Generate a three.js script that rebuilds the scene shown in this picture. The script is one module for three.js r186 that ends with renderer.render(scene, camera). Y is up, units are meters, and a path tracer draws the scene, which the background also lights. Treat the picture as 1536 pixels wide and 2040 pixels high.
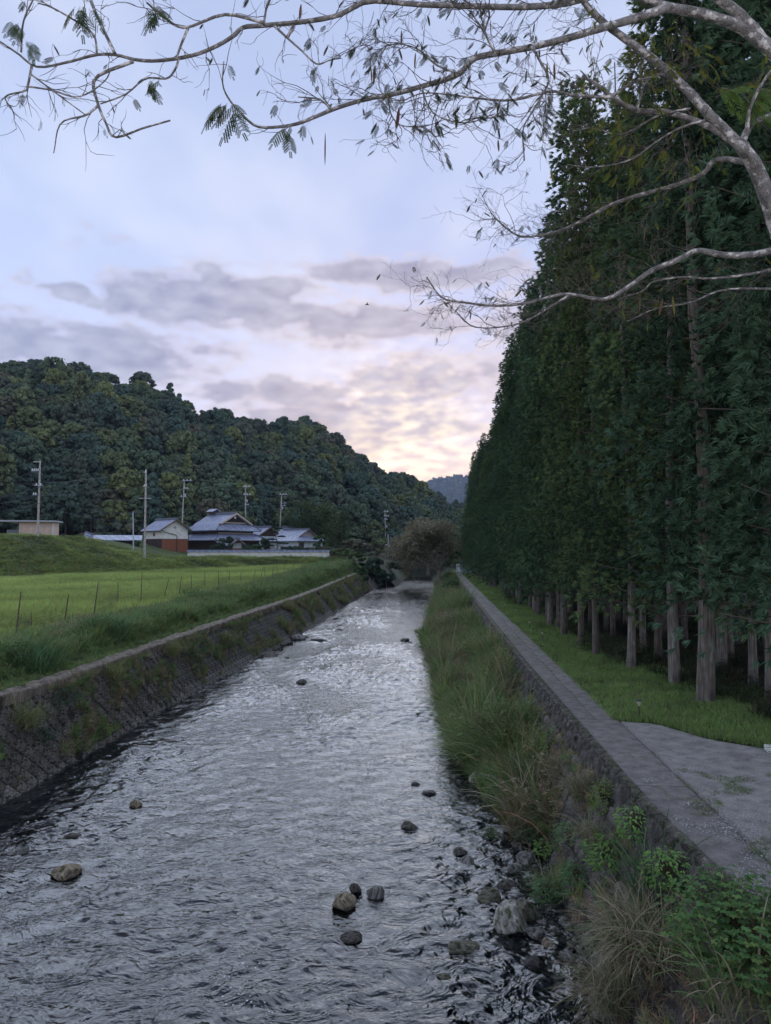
import * as THREE from 'three';
import { toCreasedNormals } from 'three/addons/utils/BufferGeometryUtils.js';

// ------------------------------------------------------------------ camera
const scene = new THREE.Scene();
const F = 1473, EYE = 6.2;                       // focal length in photograph pixels, eye height over the water
const camera = new THREE.PerspectiveCamera(2 * Math.atan(1020 / F) * 180 / Math.PI, 771 / 1024, 0.1, 6000);
const PITCH = Math.atan(75 / F), YAW = Math.atan(102 / F * Math.cos(PITCH));
camera.position.set(0, EYE, 0);
camera.rotation.set(PITCH, YAW, 0, 'YXZ');
camera.updateMatrixWorld();
const renderer = new THREE.WebGLRenderer({ antialias: true });
renderer.toneMapping = THREE.LinearToneMapping;
renderer.toneMappingExposure = 2.9;
renderer.shadowMap.enabled = true;

// direction through a place of the photograph, and points along it (used to measure where things stand)
const look = (px, py) => new THREE.Vector3((px - 768) / F, (1020 - py) / F, -1).applyEuler(camera.rotation);
const at = (px, py, depth) => { const r = look(px, py); return r.multiplyScalar(depth / -r.z).add(camera.position); };
const onY = (px, py, y) => { const r = look(px, py); return r.multiplyScalar((y - EYE) / r.y).add(camera.position); };
// point on the battered face of the right bank wall
const onWall = (px, py, off = 0) => { const r = look(px, py); return r.multiplyScalar((2.15 + 0.5 * EYE - off) / (r.x - 0.5 * r.y)).add(camera.position); };

// ------------------------------------------------------------------ random numbers and noise
function rng(seed) { let a = seed >>> 0; return () => { a = (a + 0x6D2B79F5) | 0; let t = Math.imul(a ^ (a >>> 15), 1 | a); t = (t + Math.imul(t ^ (t >>> 7), 61 | t)) ^ t; return ((t ^ (t >>> 14)) >>> 0) / 4294967296; }; }
const R0 = rng(11);
const PERM = new Uint8Array(512); { const p = [...Array(256).keys()]; for (let i = 255; i > 0; i--) { const j = Math.floor(R0() * (i + 1)); [p[i], p[j]] = [p[j], p[i]]; } for (let i = 0; i < 512; i++) PERM[i] = p[i & 255]; }
const GX = [], GY = []; for (let i = 0; i < 256; i++) { GX.push(Math.cos(i / 256 * 6.2832 * 7)); GY.push(Math.sin(i / 256 * 6.2832 * 7)); }
const fade = t => t * t * t * (t * (t * 6 - 15) + 10);
function pn(x, y, per = 256, perY = per) {                   // gradient noise that repeats after per cells
  const xf0 = Math.floor(x), yf0 = Math.floor(y), fx = x - xf0, fy = y - yf0;
  const x0 = (((xf0 % per) + per) % per) & 255, x1 = ((((xf0 + 1) % per) + per) % per) & 255, y0 = (((yf0 % perY) + perY) % perY) & 255, y1 = ((((yf0 + 1) % perY) + perY) % perY) & 255;
  const a = PERM[PERM[x0] + y0], b = PERM[PERM[x1] + y0], c = PERM[PERM[x0] + y1], d = PERM[PERM[x1] + y1];
  const u = fade(fx), v = fade(fy);
  const n0 = GX[a] * fx + GY[a] * fy, n1 = GX[b] * (fx - 1) + GY[b] * fy, n2 = GX[c] * fx + GY[c] * (fy - 1), n3 = GX[d] * (fx - 1) + GY[d] * (fy - 1);
  return (n0 + u * (n1 - n0) + v * (n2 - n0 + u * (n3 - n2 - n1 + n0))) * 1.5;
}
const fbm = (x, y, o = 4, per = 256, perY = per) => { let s = 0, a = 0.5, f = 1; const w = per === 256; for (let k = 0; k < o; k++) { s += w ? a * pn(x * f + k * 17, y * f) : a * pn(x * f, y * f, per * f, perY * f); a *= 0.5; f *= 2; } return s; };
const lerp = (a, b, t) => a + (b - a) * t, clamp = (x, a = 0, b = 1) => Math.min(b, Math.max(a, x));
const smooth = (a, b, x) => { const t = clamp((x - a) / (b - a)); return t * t * (3 - 2 * t); };
const table = (pts) => (x) => { if (x <= pts[0][0]) return pts[0][1]; for (let i = 1; i < pts.length; i++) if (x <= pts[i][0]) return lerp(pts[i - 1][1], pts[i][1], (x - pts[i - 1][0]) / (pts[i][0] - pts[i - 1][0])); return pts[pts.length - 1][1]; };

// ------------------------------------------------------------------ sky (dusk: broken cloud, low sun behind it down the valley)
const SKYK = 0.452;
const SUN = look(806, 898).normalize();
{
  const W = 2560, Hh = 1280, data = new Float32Array(W * Hh * 4);
  const sunAz = Math.atan2(SUN.x, -SUN.z);
  // banks of cloud: azimuth, elevation, half width, half height (degrees), strength
  const dirOf = (px, py) => { const r = look(px, py).normalize(); return [Math.atan2(r.x, -r.z), Math.asin(r.y)]; };
  const banks = [[830, 542, 190, 20, 1.0], [960, 545, 120, 22, .6], [450, 590, 140, 42, 1.0], [275, 592, 60, 32, .9], [140, 577, 32, 13, 1], [190, 605, 30, 12, .6], [60, 680, 130, 40, .8], [215, 705, 150, 40, .95], [430, 695, 60, 14, .6], [480, 655, 80, 14, .55],
    [600, 780, 95, 26, .85], [455, 775, 60, 20, .75], [690, 840, 190, 45, .95], [830, 760, 130, 50, .75], [940, 745, 130, 45, .6], [720, 640, 210, 34, .8], [860, 620, 130, 30, .5], [200, 470, 55, 12, .45], [60, 552, 25, 8, .5], [330, 555, 90, 14, .6], [960, 850, 120, 26, .5], [640, 690, 110, 12, .45], [800, 890, 130, 12, .35], [560, 610, 70, 22, .6], [1100, 640, 160, 60, .6], [-250, 620, 220, 60, .8], [1750, 560, 300, 70, .8]]
    .map(([px, py, w, h, s]) => { const [a, e] = dirOf(px, py); return [a, e, w * 1.15 / F, h * 1.15 / F, s]; });
  const grad = [[-0.2, [.50, .47, .52]], [0, [.60, .55, .63]], [0.1, [.61, .585, .71]], [0.2, [.61, .645, .83]], [0.30, [.51, .585, .82]], [0.42, [.41, .505, .75]], [0.6, [.39, .465, .68]], [0.8, [.37, .44, .64]], [1.6, [.36, .43, .62]]];
  const gc = e => { for (let i = 1; i < grad.length; i++) if (e <= grad[i][0]) { const t = (e - grad[i - 1][0]) / (grad[i][0] - grad[i - 1][0]); return [0, 1, 2].map(k => lerp(grad[i - 1][1][k], grad[i][1][k], t)); } return grad[grad.length - 1][1]; };
  for (let j = 0; j < Hh; j++) {
    const el = ((j + 0.5) / Hh - 0.5) * Math.PI, sy = Math.sin(el), cy = Math.cos(el), base = gc(el);
    const step = (i) => el > 0.72 ? 8 : Math.abs(i / W - .239) < .13 ? 1 : 4; let prev = 0;
    for (let i = 0; i < W; i++) {
      const o = (j * W + i) * 4;
      if (el < -0.03) { data[o] = .5; data[o + 1] = .47; data[o + 2] = .52; data[o + 3] = 1; continue; }
      if (i && i < W - 1 && i % step(i)) continue;
      const th = ((i + 0.5) / W - 0.5) * 2 * Math.PI, dx = Math.cos(th) * cy, dz = Math.sin(th) * cy;
      const az = Math.atan2(dx, -dz), cs = dx * SUN.x + sy * SUN.y + dz * SUN.z, ang = Math.acos(clamp(cs, -1, 1));
      let [r, g, b] = base;
      const away = smooth(0.3, 1.9, ang), low = 1 - smooth(0.0, 0.5, el);
      r = lerp(r, r * 0.82, away * low); g = lerp(g, g * 0.92, away * low); b = lerp(b, b * 1.0, away * low);
      // thin high veil
      const px = dx / (sy + 0.18), pz = dz / (sy + 0.18);
      const veil = smooth(-0.12, 0.42, fbm(px * 1.5 + 3.1, pz * 0.8 + 7.7, 4) + 0.35 * fbm(px * 5 + 1, pz * 3.1, 3)) * 0.5;
      r = lerp(r, .82, veil * 0.62); g = lerp(g, .83, veil * 0.62); b = lerp(b, .90, veil * 0.62);
      // banks of low cloud
      let cov = 0, d0 = 0, n1 = 0;
      if (el < 0.62) {
        const wx = fbm(az * 13, el * 34, 4), wy = fbm(az * 13 + 40, el * 34 + 9, 4);
        for (const [a, e, w, h, s] of banks) { let da = az - a; if (da > Math.PI) da -= 2 * Math.PI; if (da < -Math.PI) da += 2 * Math.PI; if (Math.abs(da) > w * 2.6) continue; const q = ((da + wx * 0.05) / w) ** 2, ve = (el - e + wy * 0.022) / h, t = q + (ve > 0 ? ve * ve * 1.3 : ve * ve * 0.8); if (t < 6) cov = Math.max(cov, s * Math.exp(-t * 0.62)); }
        // the same kind of cloud elsewhere round the horizon
        const off = smooth(0.75, 1.1, Math.abs(az - YAW * -1));
        if (off > 0) cov = Math.max(cov, off * 0.9 * smooth(0.0, 0.3, fbm(az * 3.1 + 5, el * 9, 3)) * (1 - smooth(0.3, 0.6, el)));
        const n = fbm(az * 22 + 2.3, el * 56 + 5.1, 5), n2 = fbm(az * 60, el * 130, 3);
        n1 = n; d0 = smooth(0.30, 0.80, cov * 1.28 + n * 0.60 + n2 * 0.16);
      }
      const glow = Math.exp(-((ang / 0.28) ** 2)), core = Math.exp(-((ang / 0.10) ** 2));
      // light on the cloud: grey lavender bodies, paler and pinker thin edges, warmer near the sun
      const edge = 4 * d0 * (1 - d0);
      let cr = .315 + .24 * n1, cg = .345 + .24 * n1, cb = .475 + .22 * n1; cr += .11 * glow; cg += .04 * glow; cb += 0.0 * glow;
      cr += .26 * edge * (0.5 + 0.6 * glow); cg += .20 * edge * (0.5 + .5 * glow); cb += .17 * edge * .6;
      const op = d0 * (0.86 - 0.36 * core);
      r = lerp(r, cr, op); g = lerp(g, cg, op); b = lerp(b, cb, op);
      r += glow * 0.09 * (1 - d0 * .6); g -= glow * 0.01; b -= glow * 0.07;
      const low2 = Math.exp(-(((az - sunAz) / .22) ** 2)) * Math.exp(-(((el - .085) / .06) ** 2)); r += low2 * .24; g += low2 * .12; b -= low2 * .06;
      const fl = clamp(0.40 + 1.6 * fbm(az * 34 + 4, el * 95 + 1.5, 4)) * (1 - d0 * 0.3);
      r += core * 0.80 * fl; g += core * 0.64 * fl; b += core * 0.28 * fl;
      r *= SKYK; g *= SKYK; b *= SKYK; data[o] = Math.max(0, r); data[o + 1] = Math.max(0, g); data[o + 2] = Math.max(0, b); data[o + 3] = 1;
      for (let k = prev + 1; k < i; k++) for (let c = 0; c < 4; c++) data[(j * W + k) * 4 + c] = lerp(data[(j * W + prev) * 4 + c], data[o + c], (k - prev) / (i - prev)); prev = i;
    }
  }
  const sky = new THREE.DataTexture(data, W, Hh, THREE.RGBAFormat, THREE.FloatType);
  sky.mapping = THREE.EquirectangularReflectionMapping; sky.magFilter = sky.minFilter = THREE.LinearFilter; sky.needsUpdate = true;
  scene.background = sky; scene.environment = sky;
}
const sun = new THREE.DirectionalLight(new THREE.Color(0.74, 0.85, 1.0), 0.9);
sun.position.copy(SUN).multiplyScalar(300); sun.target.position.set(0, 0, 0); scene.add(sun, sun.target);
sun.castShadow = true; sun.shadow.radius = 165; sun.shadow.mapSize.set(2048, 2048);
Object.assign(sun.shadow.camera, { left: -150, right: 150, top: 150, bottom: -150, near: 1, far: 900 });
scene.fog = new THREE.FogExp2(new THREE.Color(0.62, 0.72, 1.0), 0.00012);

// ------------------------------------------------------------------ helpers
const taken = {};
const numbered = n => { const k = taken[n] = (taken[n] ?? -1) + 1; return k ? n + '_' + String(k).padStart(3, '0') : n; };
const sh = o => { o.castShadow = o.receiveShadow = true; return o; };
function tag(o, label, category, group) { o.userData.label = label; o.userData.category = category; if (group) o.userData.group = group; return o; }
function thing(name, label, category, pos = [0, 0, 0], turn = 0, group) { const o = new THREE.Group(); o.name = numbered(name); o.position.set(...pos); o.rotation.y = turn; tag(o, label, category, group); scene.add(o); return o; }
function mesh(name, geo, mat, parent) { const m = sh(new THREE.Mesh(geo, mat)); m.name = parent ? name : numbered(name); (parent ?? scene).add(m); return m; }
function structure(name, geo, mat) { const m = mesh(name, geo, mat); m.userData.kind = 'structure'; return m; }
function stuff(name, label, category, geo, mat, mats, cols, parent) {
  const m = sh(new THREE.InstancedMesh(geo, mat, mats.length)); m.name = parent ? name : numbered(name);
  mats.forEach((x, i) => m.setMatrixAt(i, x)); if (cols) cols.forEach((c, i) => m.setColorAt(i, c));
  m.userData.kind = 'stuff'; if (!parent) { m.userData.label = label; m.userData.category = category; } (parent ?? scene).add(m); return m;
}
const lin = (r, g, b) => new THREE.Color().setRGB(r, g, b);
const V = (x, y, z) => new THREE.Vector3(x, y, z);
const _m = new THREE.Matrix4(), _q = new THREE.Quaternion(), _e = new THREE.Euler(), _s = new THREE.Vector3(), _p = new THREE.Vector3();
const place = (x, y, z, ry = 0, s = 1, sy = s, rx = 0, rz = 0) => new THREE.Matrix4().compose(_p.set(x, y, z), _q.setFromEuler(_e.set(rx, ry, rz, 'YXZ')), _s.set(s, sy, s));

class GB {                                       // collects triangles into one geometry
  constructor() { this.p = []; this.c = []; this.u = []; this.i = []; this.col = [1, 1, 1]; }
  get n() { return this.p.length / 3; }
  v(x, y, z, u = 0, v = 0) { this.p.push(x, y, z); this.c.push(...this.col); this.u.push(u, v); return this.n - 1; }
  tri(a, b, c) { this.i.push(a, b, c); }
  quad(a, b, c, d) { this.i.push(a, b, c, a, c, d); }
  box(x0, x1, y0, y1, z0, z1) {
    const f = (q) => { const b = this.n; const a = V(...q[0]), n1 = V(...q[1]).sub(a).length(), n2 = V(...q[3]).sub(a).length(); const uv = [[0, 0], [n1, 0], [n1, n2], [0, n2]]; q.forEach((w, k) => this.v(...w, ...uv[k])); this.quad(b, b + 1, b + 2, b + 3); };
    f([[x0, y0, z1], [x1, y0, z1], [x1, y1, z1], [x0, y1, z1]]); f([[x1, y0, z0], [x0, y0, z0], [x0, y1, z0], [x1, y1, z0]]);
    f([[x1, y0, z1], [x1, y0, z0], [x1, y1, z0], [x1, y1, z1]]); f([[x0, y0, z0], [x0, y0, z1], [x0, y1, z1], [x0, y1, z0]]);
    f([[x0, y1, z1], [x1, y1, z1], [x1, y1, z0], [x0, y1, z0]]); f([[x0, y0, z0], [x1, y0, z0], [x1, y0, z1], [x0, y0, z1]]); return this;
  }
  poly(pts, uvs) { const b = this.n; pts.forEach((w, k) => this.v(...w, ...(uvs ? uvs[k] : [0, 0]))); for (let k = 1; k < pts.length - 1; k++) this.tri(b, b + k, b + k + 1); return this; }
  tube(pts, rad, sides = 6, cap = true, wob = 0, rs = null) {
    const n = pts.length; let up = V(0.13, 0.97, 0.21), len = 0; const rings = [];
    for (let k = 0; k < n; k++) {
      const t = pts[Math.min(n - 1, k + 1)].clone().sub(pts[Math.max(0, k - 1)]).normalize();
      const a = up.clone().sub(t.clone().multiplyScalar(up.dot(t))); if (a.lengthSq() < 1e-4) a.set(1, 0, 0).sub(t.clone().multiplyScalar(t.x)); a.normalize(); up = a.clone(); const b = t.clone().cross(a);
      if (k) len += pts[k].distanceTo(pts[k - 1]); const ring = [];
      for (let s = 0; s <= sides; s++) { const an = s / sides * Math.PI * 2, rr = rad[k] * (1 + (wob ? wob * pn(Math.cos(an) * 1.7 + 9, len * 1.3 + Math.sin(an) * 1.7) : 0)), ca = Math.cos(an) * rr, sa = Math.sin(an) * rr; ring.push(this.v(pts[k].x + a.x * ca + b.x * sa, pts[k].y + a.y * ca + b.y * sa, pts[k].z + a.z * ca + b.z * sa, s / sides * Math.max(0.1, rad[0] * 6.28), len)); }
      rings.push(ring);
    }
    for (let k = 1; k < n; k++) for (let s = 0; s < sides; s++) this.quad(rings[k - 1][s], rings[k - 1][s + 1], rings[k][s + 1], rings[k][s]);
    if (cap) { const e = pts[n - 1], c = this.v(e.x, e.y, e.z, 0, len); for (let s = 0; s < sides; s++) this.tri(rings[n - 1][s], rings[n - 1][s + 1], c); }
    return this;
  }
  // a strip that starts at p, heads along d and bends by g (a vector) on its way; width w tapering to the tip
  blade(p, d, len, w, g, segs = 2, side = null, full = 0.0) {
    const s = (side ?? V(d.z, 0.0, -d.x)).clone(); if (s.lengthSq() < 1e-6) s.set(1, 0, 0); s.normalize().multiplyScalar(w / 2);
    let q = p.clone(), dir = d.clone().normalize(), a = this.v(q.x - s.x, q.y - s.y, q.z - s.z), b = this.v(q.x + s.x, q.y + s.y, q.z + s.z);
    for (let k = 1; k <= segs; k++) {
      q.addScaledVector(dir, len / segs); dir.addScaledVector(g, 1 / segs).normalize();
      if (k === segs) { const c = this.v(q.x, q.y, q.z); this.tri(a, b, c); }
      else { const t = (k / segs > full ? 1 - 0.55 * (k / segs) : 1.0), c = this.v(q.x - s.x * t, q.y - s.y * t, q.z - s.z * t), d2 = this.v(q.x + s.x * t, q.y + s.y * t, q.z + s.z * t); this.quad(a, b, d2, c); a = c; b = d2; }
    }
  }
  leaf(p, dir, nrm, len, w) { // pointed leaf folded a little along its midrib
    const sd = V().crossVectors(dir, nrm).normalize().multiplyScalar(w / 2), m = p.clone().addScaledVector(dir, len * 0.45).addScaledVector(nrm, -w * 0.12), e = p.clone().addScaledVector(dir, len).addScaledVector(nrm, -len * 0.12);
    const a = this.v(p.x, p.y, p.z), b = this.v(m.x + sd.x + nrm.x * w * .2, m.y + sd.y + nrm.y * w * .2, m.z + sd.z + nrm.z * w * .2), c = this.v(e.x, e.y, e.z), d = this.v(m.x - sd.x + nrm.x * w * .2, m.y - sd.y + nrm.y * w * .2, m.z - sd.z + nrm.z * w * .2), k = this.v(m.x, m.y, m.z);
    this.tri(a, k, b); this.tri(k, c, b); this.tri(a, d, k); this.tri(k, d, c);
  }
  geo(flat = false) {
    let g = new THREE.BufferGeometry(); g.setAttribute('position', new THREE.Float32BufferAttribute(this.p, 3)); g.setAttribute('color', new THREE.Float32BufferAttribute(this.c, 3)); g.setAttribute('uv', new THREE.Float32BufferAttribute(this.u, 2)); g.setIndex(this.i);
    if (flat) g = g.toNonIndexed(); g.computeVertexNormals(); return g;
  }
}
// a sheet over a grid: f(i, j) gives [x, y, z], colour from col(x, y, z)
function sheet(nu, nv, f, col, uvf) {
  const g = new GB();
  for (let i = 0; i <= nu; i++) for (let j = 0; j <= nv; j++) { const q = f(i / nu, j / nv); if (col) g.col = col(q[0], q[1], q[2]); g.v(...q, ...(uvf ? uvf(q, i / nu, j / nv) : [q[0], q[2]])); }
  const w = nv + 1; for (let i = 0; i < nu; i++) for (let j = 0; j < nv; j++) g.quad(i * w + j, i * w + j + 1, (i + 1) * w + j + 1, (i + 1) * w + j);
  const ge = g.geo(), nn = ge.attributes.normal; let s = 0; for (let k = 0; k < nn.count; k += 17) s += nn.getY(k);
  if (s < 0) { const ix = ge.index.array; for (let k = 0; k < ix.length; k += 3) { const t = ix[k]; ix[k] = ix[k + 1]; ix[k + 1] = t; } ge.computeVertexNormals(); }
  return ge;
}
// ------------------------------------------------------------------ textures
function tex(size, f, srgb = true) {
  const d = new Uint8Array(size * size * 4); let sum = 0;
  for (let j = 0; j < size; j++) for (let i = 0; i < size; i++) { const c = f(i / size, j / size), o = (j * size + i) * 4; d[o] = clamp(c[0]) * 255; d[o + 1] = clamp(c[1] ?? c[0]) * 255; d[o + 2] = clamp(c[2] ?? c[0]) * 255; d[o + 3] = 255; sum += Math.pow(clamp(c[1] ?? c[0]), 2.2); }
  const t = new THREE.DataTexture(d, size, size); t.wrapS = t.wrapT = THREE.RepeatWrapping; t.magFilter = t.minFilter = THREE.LinearFilter; if (srgb) t.colorSpace = THREE.SRGBColorSpace; t.userData.mean = sum / size / size; t.needsUpdate = true; return t;
}
const rep = (t, u, v = u) => { const c = t.clone(); c.repeat.set(u, v); c.needsUpdate = true; return c; };
const gray = (b, c) => [b * c[0], b * c[1], b * c[2]];
const T = {};
T.grain = tex(512, (u, v) => { const n = .5 + .5 * fbm(u * 8, v * 8, 5, 8) + .22 * pn(u * 128, v * 128, 128); return [n, n, n]; }, false);
T.concrete = tex(1024, (u, v) => { const a = fbm(u * 6, v * 6, 5, 6), f = pn(u * 200, v * 200, 200), s = smooth(.12, .42, fbm(u * 11 + .3, v * 11, 4, 11)), w = smooth(.30, .5, pn(u * 90, v * 90, 90)) * .12; const k = 1 - smooth(0, .02, Math.abs(fbm(u * 3 + .2, v * 3, 4, 3))), b = .66 + .20 * a + .11 * f - .07 * s + w - .12 * k * smooth(0, .2, fbm(u * 4, v * 4 + .5, 2, 4)); return gray(b, [1, .99, .98]); });
T.soil = tex(512, (u, v) => { const a = fbm(u * 9, v * 9, 5, 9), f = pn(u * 120, v * 120, 120); return gray(.6 + .35 * a + .25 * f, [1, .97, .92]); });
T.bark = tex(512, (u, v) => { const f = fbm(u * 26, v * 2, 3, 26, 2) , q = pn(u * 40, v * 3, 40, 3), l = smooth(.18, .38, fbm(u * 5, v * 6, 4, 5, 6)); const b = .62 + .26 * f + .10 * q + .12 * pn(u * 11, v * 9, 11, 9); return [b * lerp(1, 1.12, l), b * lerp(.96, 1.2, l), b * lerp(.92, 1.12, l)]; });
T.barkB = tex(512, (u, v) => { const r = 1 - Math.abs(pn(u * 22, v * 2, 22, 2)) * 1.4, q = pn(u * 60, v * 5, 60, 5); return [.5 * r + .3 * q + .3]; }, false);
T.smoothBark = tex(512, (u, v) => { const a = fbm(u * 5, v * 5, 5, 5), l = smooth(.05, .28, fbm(u * 7 + .4, v * 7, 5, 7)), k = smooth(.62, .8, .5 + .5 * pn(u * 40, v * 40, 40)); const b = .50 + .25 * a + .30 * l - .2 * k; return [b, b * .995, b * .985]; });
T.stone = tex(512, (u, v) => { const a = fbm(u * 5, v * 5, 5, 5), f = fbm(u * 40, v * 40, 3, 40), l = smooth(.22, .4, fbm(u * 9, v * 9, 4, 9)), m = smooth(.06, .3, fbm(u * 6 + 3.3, v * 6 + 1.7, 5, 6)), b = .56 + .34 * a + .22 * f + .16 * l; return [b * lerp(1, .62, m), b * lerp(.99, .68, m), b * lerp(.96, .52, m)]; });
// colour is the mean colour of the surface: the texture varies round it
T.plaster = tex(512, (u, v) => { const a = fbm(u * 5, v * 5, 4, 5), st = smooth(.1, .5, fbm(u * 14, v * 2, 3, 14, 2)); return gray(.88 + .10 * a - .06 * st, [1, .995, .98]); });
const mat = (o) => { const m = new THREE.MeshPhysicalMaterial({ roughness: 0.9, specularIntensity: (o.roughness ?? .9) > .7 ? .35 : 1, ...o }); if (m.map?.userData.mean) m.color.multiplyScalar(1 / m.map.userData.mean); return m; };
const leafMat = (c = 0xffffff, tr = 0.3, o = {}) => new THREE.MeshPhysicalMaterial({ color: c, vertexColors: true, roughness: 0.9, specularIntensity: .15, side: THREE.DoubleSide, transmission: tr, thickness: 0, ...o });
// ------------------------------------------------------------------ where the banks run (d = metres down the valley, away from the bridge)
const leftTopX = table([[0, -12.6], [14, -11.7], [19, -11.5], [22.5, -11.3], [29, -11.4], [40, -11.45], [61, -11.35], [91, -11.8], [133, -12.2], [180, -12]]);
const leftTopY = table([[0, 2.3], [70, 2.3], [120, 2.75], [180, 3]]);
const leftBaseX = table([[0, -11.2], [14, -10.7], [20, -10.45], [28, -10.45], [40, -10.1], [52, -9.8], [83, -9.8], [131, -9.2], [180, -8.5]]);
const pathL = table([[-4, 4.6], [4, 4.2], [8, 3.66], [9.6, 3.42], [11.7, 3.28], [13.7, 3.23], [18, 3.18], [27, 3.08], [140, 3.0]]);
const pathR = d => 4.25;
const barX = table([[0, 2.3], [10, 2.05], [12, 1.95], [15, 1.86], [17, 1.46], [23, .44], [30, -.06], [41, -.43], [50, -1.1], [53, -1.44], [58, -1.1], [80, -.45], [123, .14], [173, .56], [200, 0]]);
const barY = (x, d) => { const t = clamp((x - barX(d) + .5) / (3.25 - barX(d))); return lerp(-.2, lerp(.05, 1.05, smooth(15, 20, d)), Math.pow(t, 1.6)); };
const treeLine = table([[0, 7.6], [14, 7.4], [20, 7.0], [24, 6.6], [28, 5.9], [60, 6.0], [120, 6.3], [150, 6.5]]);
const PATH_Y = 2.2;

// ------------------------------------------------------------------ river bed and water
{
  const bedMap = tex(512, (u, v) => { const a = fbm(u * 14, v * 14, 4, 14), b = pn(u * 34, v * 34, 34), k = smooth(.1, .5, pn(u * 22 + 5, v * 22, 22)); return [.40 + .25 * a + .22 * b + .12 * k, .37 + .24 * a + .2 * b + .1 * k, .33 + .22 * a + .18 * b + .08 * k]; });
  const g = sheet(200, 40, (a, b) => { const d = -8 + 200 * a * a + 8 * a, x = lerp(-12.2, 3, b); const deep = smooth(0, 2.5, x - leftBaseX(d)) * smooth(0, 3.2, barX(d) - x); return [x, -0.10 - 0.42 * deep + 0.10 * fbm(x * .9, d * .9, 3), -d]; }, null, q => [q[0] / 3, q[2] / 3]);
  structure('river_bed', g, mat({ map: bedMap, color: lin(.05, .052, .055), bumpMap: bedMap, bumpScale: 0.04, roughness: .8 }));

  // ripple field: short-crested waves running with the stream, broken up by larger patches
  const rip = tex(1024, (u, v) => {
    const wx = .05 * pn(u * 9, v * 9, 9), wy = .05 * pn(u * 9 + 3, v * 9 + 5, 9);
    const a = 1 - Math.abs(fbm((u + wx) * 14, (v + wy) * 22, 3, 14, 22)) * 2.2, b = fbm((u + wy) * 30, (v + wx) * 44, 3, 30, 44), c = 1 - Math.abs(pn((u + wx) * 60, (v + wy) * 84, 60, 84));
    return [clamp(.12 + .42 * a + .30 * b + .14 * c)];
  }, false);
  const swell = (x, d) => {
    const k = 0.22 + 1.45 * smooth(-.22, .30, fbm(x * .22 + 2, d * .12, 3)) * (.38 + .62 * smooth(8, 22, d));
    const r1 = 1 - Math.abs(fbm(x * 1.05 + 7, d * 1.5, 2)) * 2, r2 = fbm(x * 2.5, d * 3.3 + 5, 3), r3 = 1 - Math.abs(pn(x * 4.6 + 1.7 * pn(x, d), d * 6.1)) * 1.6;
    return k * (0.046 * r1 + 0.050 * r2 + 0.022 * r3) - 0.02;
  };
  const rows = 760, cols = 200, z0 = 5.5, z1 = 185;
  const w = sheet(rows, cols, (a, b) => { const d = z0 * Math.pow(z1 / z0, a), x = lerp(-12.6, 3.2, b); return [x, swell(x, d), -d]; });
  const water = new THREE.MeshPhysicalMaterial({ color: lin(.92, .95, 1), roughness: 0.06, ior: 1.45, transmission: 1, thickness: 0.5, attenuationColor: lin(.13, .22, .36), attenuationDistance: 0.6, bumpMap: rep(rip, 1 / 5.2, 1 / 5.2), bumpScale: 0.026 });
  structure('river', w, water);
}
// ------------------------------------------------------------------ land on the left: paddy, embankment, yard of the farm
const fieldY = table([[0, 2.45], [45, 2.4], [70, 2.5], [90, 3.0], [112, 3.6], [200, 4.5]]);
const riseAt = table([[-70, 74], [-60, 78], [-50, 82], [-40, 95], [-25, 111], [-14, 116], [-11, 118]]);
const riseLong = table([[-70, 22], [-60, 19], [-50, 16], [-40, 10], [-20, 7], [-11, 6]]);
const riseTop = table([[-75, 8.4], [-62, 8.1], [-54, 7.9], [-47, 5.9], [-42, 4.85], [-20, 4.75], [-15, 4.6], [-11, 3.6]]);
function landL(x, d) {
  const t = smooth(0, 1, (d - riseAt(x)) / riseLong(x));
  let y = lerp(fieldY(d), riseTop(x), t) + 0.10 * fbm(x * .35, d * .35, 3) + 0.5 * t * fbm(x * .16 + 3, d * .2, 2);
  const bank = smooth(-17.5, -14.5, x) * (1 - smooth(-13.4, -12.2, x)); y += 0.22 * bank * (1 - t) + .15 * bank * fbm(x * .7, d * .3, 2);
  return lerp(y, leftTopY(d) - 0.03, smooth(-13.4, -12.25, x));
}
{
  const soil = mat({ map: rep(T.soil, .4), color: lin(.11, .15, .06), bumpMap: rep(T.grain, 1.2), bumpScale: .05, vertexColors: true });
  const g = sheet(150, 110, (a, b) => { const d = -6 + 206 * a, x = lerp(leftTopX(d) - .55, -135, Math.pow(b, 1.7)); return [x, landL(x, d), -d]; }, (x, y, z) => { const n = .8 + .5 * fbm(x * .2, z * .2, 4); return [n, n, n]; });
  structure('field_ground', g, soil);
}
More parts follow.
